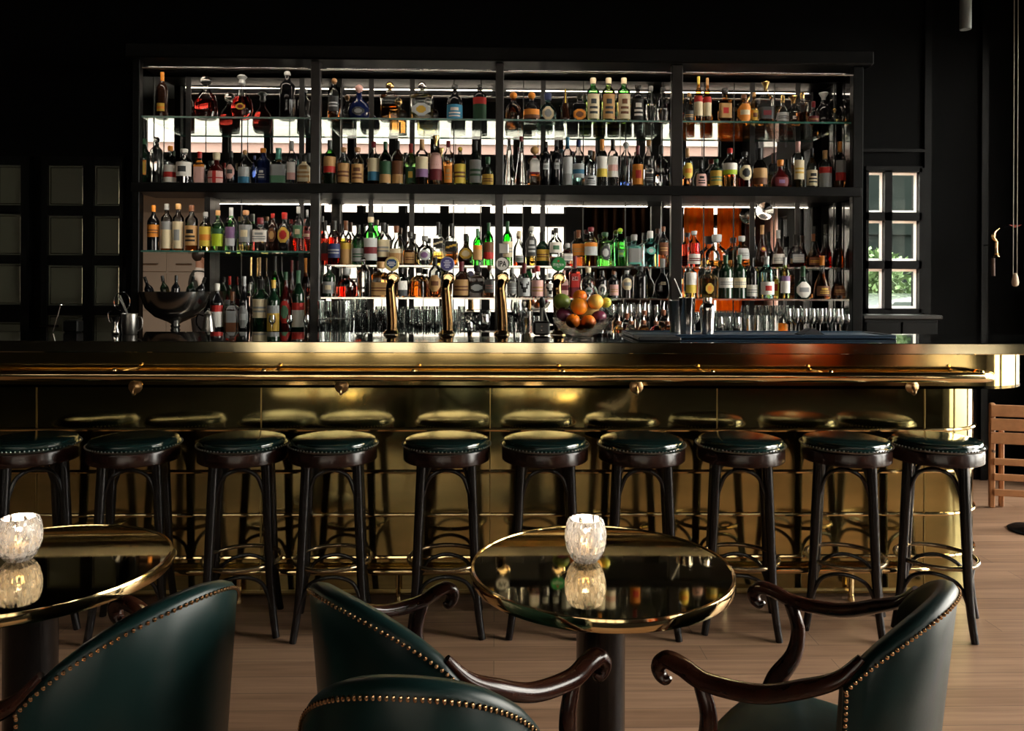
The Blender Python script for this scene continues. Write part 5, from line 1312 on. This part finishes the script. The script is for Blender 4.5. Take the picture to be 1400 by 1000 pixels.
# ---- beer taps
def tap(px,badge,label,YT=3.90):
    base=P(px,470,YT); r0=empty('beer_tap',(base.x,YT,CT),label=label,cat='beer tap',group='brass beer taps on the counter')
    topz=P(px,384,YT).z-CT
    pts=smooth_path([(0.004,0,.0),(.004,0,.07),(-.002,0,.16),(-.006,0,topz-.045),(-.004,.012,topz-.012),(.0,.045,topz+.008),(.003,.085,topz-.004),(.004,.11,topz-.04),(.004,.112,topz-.07)],7)
    rad=lerp_list([.0275,.0265,.025,.022,.0205,.019,.0175,.015,.0125],len(pts))
    MB().tube(pts,rad,16).build('column',principled('dark_brass_tap',(.15,.088,.034),rough=.09,metal=1,noise=((6,6,6),.7,(.07,.045,.02),.16)),r0)
    MB().lathe([(.040,0),(.041,.004),(.034,.012),(.028,.02)],24).build('base_flange',BRASS_RAIL,r0)
    z=topz+.012
    c=MB().lathe([(.030,-.008),(.034,-.004),(.034,.004),(.028,.008),(.020,.009),(.018,.012),(.002,.012)],24).build('collar',BRASS_RAIL,r0)
    c.rotation_euler=(PI/2,0,0); c.location=(.004,.018,z)
    MB().tube([(.002,.018,z+.02),(0,.012,z+.05)],.008,10).build('handle_post',DKSTEEL,r0)
    bz=P(px,361,YT).z-CT
    bd_=empty('x',(0,0,0)); bpy.data.objects.remove(bd_)
    disc=MB().lathe([(.033,-.008),(.036,-.006),(.036,.004),(.0335,.007),(.002,.007)],36).build('badge',principled('badge_rim_'+badge[0],hexc(badge[1]),rough=.3,metal=.3),r0)
    disc.rotation_euler=(PI/2,0,0); disc.location=(0,.004,bz)
    face=MB().lathe([(.031,0),(.031,.0012),(.001,.0012)],36).build('badge_face',principled('badge_face_'+badge[0],hexc(badge[2]),rough=.3),disc); face.location=(0,0,.007)
    return r0,disc
t1,d1=tap(535,('a','#c9b068','#e0d28a'),'brass beer tap with blue and yellow round badge, first from the left')
MB().prism([(-.024,-.006),(0,-.024),(.024,-.006),(.024,.014),(.012,.024),(-.012,.024),(-.024,.014)],0,.0012).build('blue_shield',paper('#274a78'),d1,smooth=False).location=(0,0,0)
o=d1.children[-1]; o.rotation_euler=(-PI/2,0,0); o.location=(0,0,.0095)
for zz,w in ((.008,.016),(.0,.020),(-.008,.012)):
    o=MB().box((-w,-.0022,0),(w,.0022,.0012)).build('lettering',paper('#e8ecf0'),d1,smooth=False); o.location=(0,zz,.0098)
t2,d2=tap(611,('b','#8a86a8','#3a3580'),'brass beer tap with violet round badge, second from the left')
for zz,w in ((.016,.010),(.008,.018),(-.001,.013),(-.009,.016),(-.017,.009)):
    o=MB().box((-w,-.0024,0),(w,.0024,.0012)).build('lettering',paper('#cfd0e8'),d2,smooth=False); o.location=(0,zz,.0085)
t3,d3=tap(686,('c','#2a2522','#eceae4'),'brass beer tap with white round IPA badge, third from the left')
text_mesh('lettering','IPA',.034,paper('#181410'),d3,(0,-.001,.0088),rot=(0,0,0),font_scale=(.85,1.15,1))
o=MB().rbox((-.024,-.003,-.02),(.024,.003,.03),.003).build('name_plate',principled('pewter_plate',(.28,.27,.25),rough=.3,metal=.6),t3,smooth=False); o.location=(.008,.02,P(686,341,3.90).z-CT)
t4,d4=tap(763,('d','#1b6b34','#12903e'),'brass beer tap with green round badge, beside the fruit bowl')
text_mesh('lettering','Heineken',.0135,paper('#eef4ee'),d4,(0,-.002,.0088),rot=(0,0,0))
o=MB().box((-.027,-.0007,0),(.027,.0007,.001)).build('white_line',paper('#eef4ee'),d4,smooth=False); o.location=(0,-.010,.0085)
text_mesh('lettering','Bier',.008,paper('#eef4ee'),d4,(0,-.016,.0088),rot=(0,0,0))
st=MB(); pts=[]
for i in range(10):
    a=PI/2+i*PI/5; r=.0075 if i%2==0 else .0032; pts.append((r*math.cos(a),r*math.sin(a)))
st.loft([[(x,y,0) for x,y in pts],[(x,y,.0012) for x,y in pts]]).build('star',paper('#c92020'),d4,smooth=False).location=(0,.014,.0086)
# black clamp tool between the taps
ck=empty('bar_clamp',(P(741,460,3.82).x,3.82,CT),label='black clamp block with knob and wire arms beside the fruit bowl',cat='bar tool')
MB().rbox((-.042,-.03,.002),(.036,.03,.070),.008).build('block',principled('black_plastic',(.01,.01,.01),rough=.35),ck,smooth=False)
MB().tube([(-.0,0,.07),(.0,0,.150)],.005,8).tube([(.036,0,.05),(.003,0,.150)],.003,8).build('wire_arms',principled('white_wire',(.55,.52,.48),rough=.4),ck)
MB().lathe([(.006,.135),(.013,.145),(.015,.165),(.010,.185),(.002,.190)],14).build('knob',principled('black_plastic',(.01,.01,.01),rough=.35),ck)
MB().sphere((-.004,-.031,.046),.003,0,6,4).sphere((-.004,-.031,.026),.003,0,6,4).build('screws',STEEL,ck)
MB().rbox((.034,-.02,.048),(.052,.02,.056),.002).rbox((.034,-.02,.014),(.052,.02,.022),.002).build('steel_prongs',STEEL,ck,smooth=False)
# ---- left end: tool tin on the counter, wine cooler on the back counter
tt=empty('tool_tin',(P(177,460,3.80).x,3.80,CT),label='small steel tin holding bar tools at the left of the counter',cat='tin')
MB().lathe([(.032,0),(.034,.003),(.036,.098),(.038,.10),(.035,.10),(.031,.006),(.002,.006)],24).build('cup',DKSTEEL,tt)
MB().tube(smooth_path([(.035,0,.085),(.058,0,.08),(.058,0,.03),(.034,0,.02)],5),.003,8).build('handle',DKSTEEL,tt)
sp=empty('bar_strainer',tt.location+Vector((-.03,.0,.062)),label='ring strainer standing in the steel tool tin',cat='strainer',group='bar tools in the tin')
N=28
MB().tube([(-.012+.038*math.cos(2*PI*i/N),.012,.094+.046*math.sin(2*PI*i/N)) for i in range(N)],.0025,6,closed=True).build('ring',STEEL,sp)
MB().tube([(.022,.006,-.05),(-.0,.010,.02),(-.012,.012,.048)],.003,6).build('stem',STEEL,sp)
kn=empty('bar_spatula',tt.location+Vector((.013,-.008,.012)),label='flat pale steel spatula leaning left out of the tool tin',cat='spatula',group='bar tools in the tin')
MB().loft([[(-.004,-.001,0),(.004,-.001,0),(.004,.001,0),(-.004,.001,0)],[(-.030,-.001,.10),(-.020,-.001,.10),(-.020,.001,.10),(-.030,.001,.10)],[(-.066,-.001,.172),(-.052,-.001,.176),(-.052,.001,.176),(-.066,.001,.172)]]).build('blade',principled('pale_steel',(.85,.83,.80),rough=.25,metal=.9),kn,smooth=False)
jg=empty('measuring_cup',(P(158,460,3.84).x,3.84,CT),label='small steel measuring cup left of the tool tin',cat='cup')
MB().lathe([(.016,0),(.020,.003),(.010,.038),(.022,.082),(.024,.085),(.021,.084),(.008,.04),(.002,.038)],20).build('cup',STEEL,jg)
MB().tube(smooth_path([(-.012,0,.05),(-.03,0,.06),(-.036,0,.10),(-.022,0,.11)],5),.0025,6).build('clip',STEEL,jg)
# champagne cooler
BXc=P(240,400,5.36).x
bw=empty('champagne_bowl',(BXc,5.36,BC),label='large dark steel pedestal bowl holding wine bottles at the left',cat='bowl')
zr_=P(240,399,5.36).z-BC
pr=[(.075,0),(.08,.006),(.05,.02),(.028,.04),(.034,.05),(.026,.062),(.032,.078),(.026,.09),(.05,.105),(.13,.14),(.19,.20),(.218,zr_-.03),(.225,zr_),(.216,zr_),(.18,.20),(.12,.15),(.002,.13)]
MB().lathe(pr,48).build('bowl',principled('smoked_steel',(.4,.4,.39),rough=.2,metal=1),bw)
for i,(dx,dy,lean,rot) in enumerate(((-.125,-.02,.33,PI),(-.062,.03,.18,PI),(.0,-.01,.04,0),(.062,.035,.20,0),(.125,-.01,.34,0))):
    b=empty('wine_bottle',(BXc+dx,5.36+dy,BC+.19),label='dark wine bottle lying in the steel bowl, %s from the left'%ORD[i],cat='bottle',group='wine bottles in the steel bowl')
    R=.029; H=.235; pf=SHAPES['wine'][0]
    MB().lathe([(r*R,h*H*.96) for h,r in pf],16).build('body',mat_body_opaque('dkgreen' if i%2 else 'black'),b)
    MB().lathe([(R*.38,H*.82),(R*.36,H*.96),(R*.34,H*.985),(.001,H*.985)],12).build('foil',principled('cap_black',hexc(PC['black']),rough=.35),b)
    b.rotation_euler=(0,lean*(1 if rot==0 else -1),0)
cp=empty('coffee_pot',(P(285,450,5.2).x,5.2,BC),label='small dark steel pot with handle beside the pedestal bowl',cat='pot')
MB().lathe([(.036,0),(.040,.005),(.042,.06),(.034,.12),(.026,.15),(.030,.165),(.018,.18),(.006,.19),(.008,.20),(.001,.205)],24).build('body',DKSTEEL,cp)
MB().tube(smooth_path([(-.03,0,.15),(-.07,0,.16),(-.078,0,.10),(-.04,0,.05)],6),.005,8).build('handle',BLACKPAINT,cp)
ld=empty('bar_spoon',(P(200,460,4.9).x-.04,3.95,CT),label='long steel spoon leaning against a dark block at the left',cat='spoon')
MB().tube([(0,0,.005),(.035,0,.13)],.003,8).sphere((.037,0,.136),.008,0,8,6,sz=1.4).build('handle',STEEL,ld)
MB().rbox((.045,.0,0),(.12,.06,.06),.006).build('rest_block',BLACKPAINT,ld,smooth=False)
# ================================================================== PERSON in the back room
def person():
    Yp=11.6; hp=P(272,353,Yp)
    root=empty('person',(hp.x,Yp,0),rz=math.radians(-60),label='person in dark waistcoat and white shirt seen beyond the opening, facing right',cat='person')
    S=(hp.z+.11)/1.80
    V=[(0,0,.98),(0,.0,1.12),(0,.0,1.30),(0,0,1.44),(0,.01,1.52),(0,.02,1.60),(0,.03,1.70)]
    R=[(.15,.11),(.14,.10),(.16,.11),(.15,.10),(.065,.06),(.06,.065),(.075,.09)]
    E=[(0,1),(1,2),(2,3),(3,4),(4,5),(5,6)]
    def chain(start,pts,rs):
        prev=start
        for p,r in zip(pts,rs):
            V.append(p); R.append(r if isinstance(r,tuple) else (r,r)); E.append((prev,len(V)-1)); prev=len(V)-1
        return prev
    for s in (-1,1):
        chain(0,[(s*.09,0,.88),(s*.10,.01,.50),(s*.10,-.01,.10),(s*.10,.12,.03)],[.095,.06,.042,.035])
        w=chain(3,[(s*.19,0,1.43),(s*.25,.02,1.16),(s*.20,.22,1.04),(s*.19,.27,1.03)],[.062,.044,.032,.030])
        for f in range(4):
            chain(w,[(s*(.165+.017*f),.33,1.03),(s*(.165+.017*f),.36+.006*(1-abs(f-1.5)),1.015),(s*(.165+.017*f),.37,.995)],[.010,.009,.0075])
        chain(w,[(s*.155,.30,1.04),(s*.145,.33,1.03)],[.011,.009])
    me=bpy.data.meshes.new('body'); me.from_pydata([Vector(v)*S for v in V],E,[]); o=bpy.data.objects.new('body',me); COL.objects.link(o)
    sk=o.modifiers.new('skin','SKIN'); 
    for i,r in enumerate(R): me.skin_vertices[0].data[i].radius=(r[0]*S,r[1]*S)
    me.skin_vertices[0].data[0].use_root=True
    ss=o.modifiers.new('sub','SUBSURF'); ss.levels=2; ss.render_levels=2
    dg=bpy.context.evaluated_depsgraph_get(); dg.update()
    m2=bpy.data.meshes.new_from_object(o.evaluated_get(dg)); bpy.data.objects.remove(o)
    m2.materials.clear(); m2.materials.append(principled('skin',(.45,.24,.16),rough=.5)); m2.materials.append(principled('white_shirt',(.70,.66,.62),rough=.8)); m2.materials.append(principled('dark_trousers',(.02,.02,.022),rough=.8)); m2.materials.append(principled('shoe_leather',(.015,.01,.01),rough=.4))
    for p in m2.polygons:
        c=p.center/S; p.use_smooth=True
        if c.z<.09: p.material_index=3
        elif c.z<1.0 and abs(c.y)<.16 : p.material_index=2
        elif c.z<1.565 and c.y<.25: p.material_index=1
    b=bpy.data.objects.new('body',m2); COL.objects.link(b); b.parent=root
    # waistcoat, hair, face
    vs=MB(); rings=[]
    for z,a,bb in ((1.0,.165,.125),(1.12,.155,.115),(1.28,.185,.135),(1.38,.185,.132),(1.46,.165,.115),(1.53,.085,.075)):
        rings.append([(a*S*math.cos(2*PI*j/24),bb*S*math.sin(2*PI*j/24),z*S) for j in range(24)])
    vs.loft(rings); vs.build('waistcoat',principled('dark_waistcoat',(.03,.033,.03),rough=.8),root)
    MB().sphere((0,.005*S,1.735*S),.098*S,0,16,10,sz=.95).build('hair',principled('dark_hair',(.02,.012,.008),rough=.6),root)
    fc_=MB(); fc_.sphere((0,.05*S,1.685*S),.078*S,0,16,12,sz=1.3); fc_.loft([[(-.010*S,.118*S,1.705*S),(.010*S,.118*S,1.705*S),(0,.122*S,1.71*S)],[(-.016*S,.120*S,1.665*S),(.016*S,.120*S,1.665*S),(0,.150*S,1.668*S)]])
    f=fc_.build('face',principled('skin',(.45,.24,.16),rough=.5),b)
    for s in (-1,1):
        MB().sphere((s*.028*S,.118*S,1.705*S),.011*S,0,8,6).build('eye',principled('eye_dark',(.03,.02,.02),rough=.2),f)
        MB().sphere((s*.078*S,.03*S,1.69*S),.020*S,0,8,6,sz=1.5,sxy=.6).build('ear',principled('skin',(.45,.24,.16),rough=.5),f)
    MB().sphere((0,.122*S,1.635*S),.018*S,0,8,5,sz=.35).build('mouth',principled('lip',(.30,.09,.07),rough=.5),f)
person()
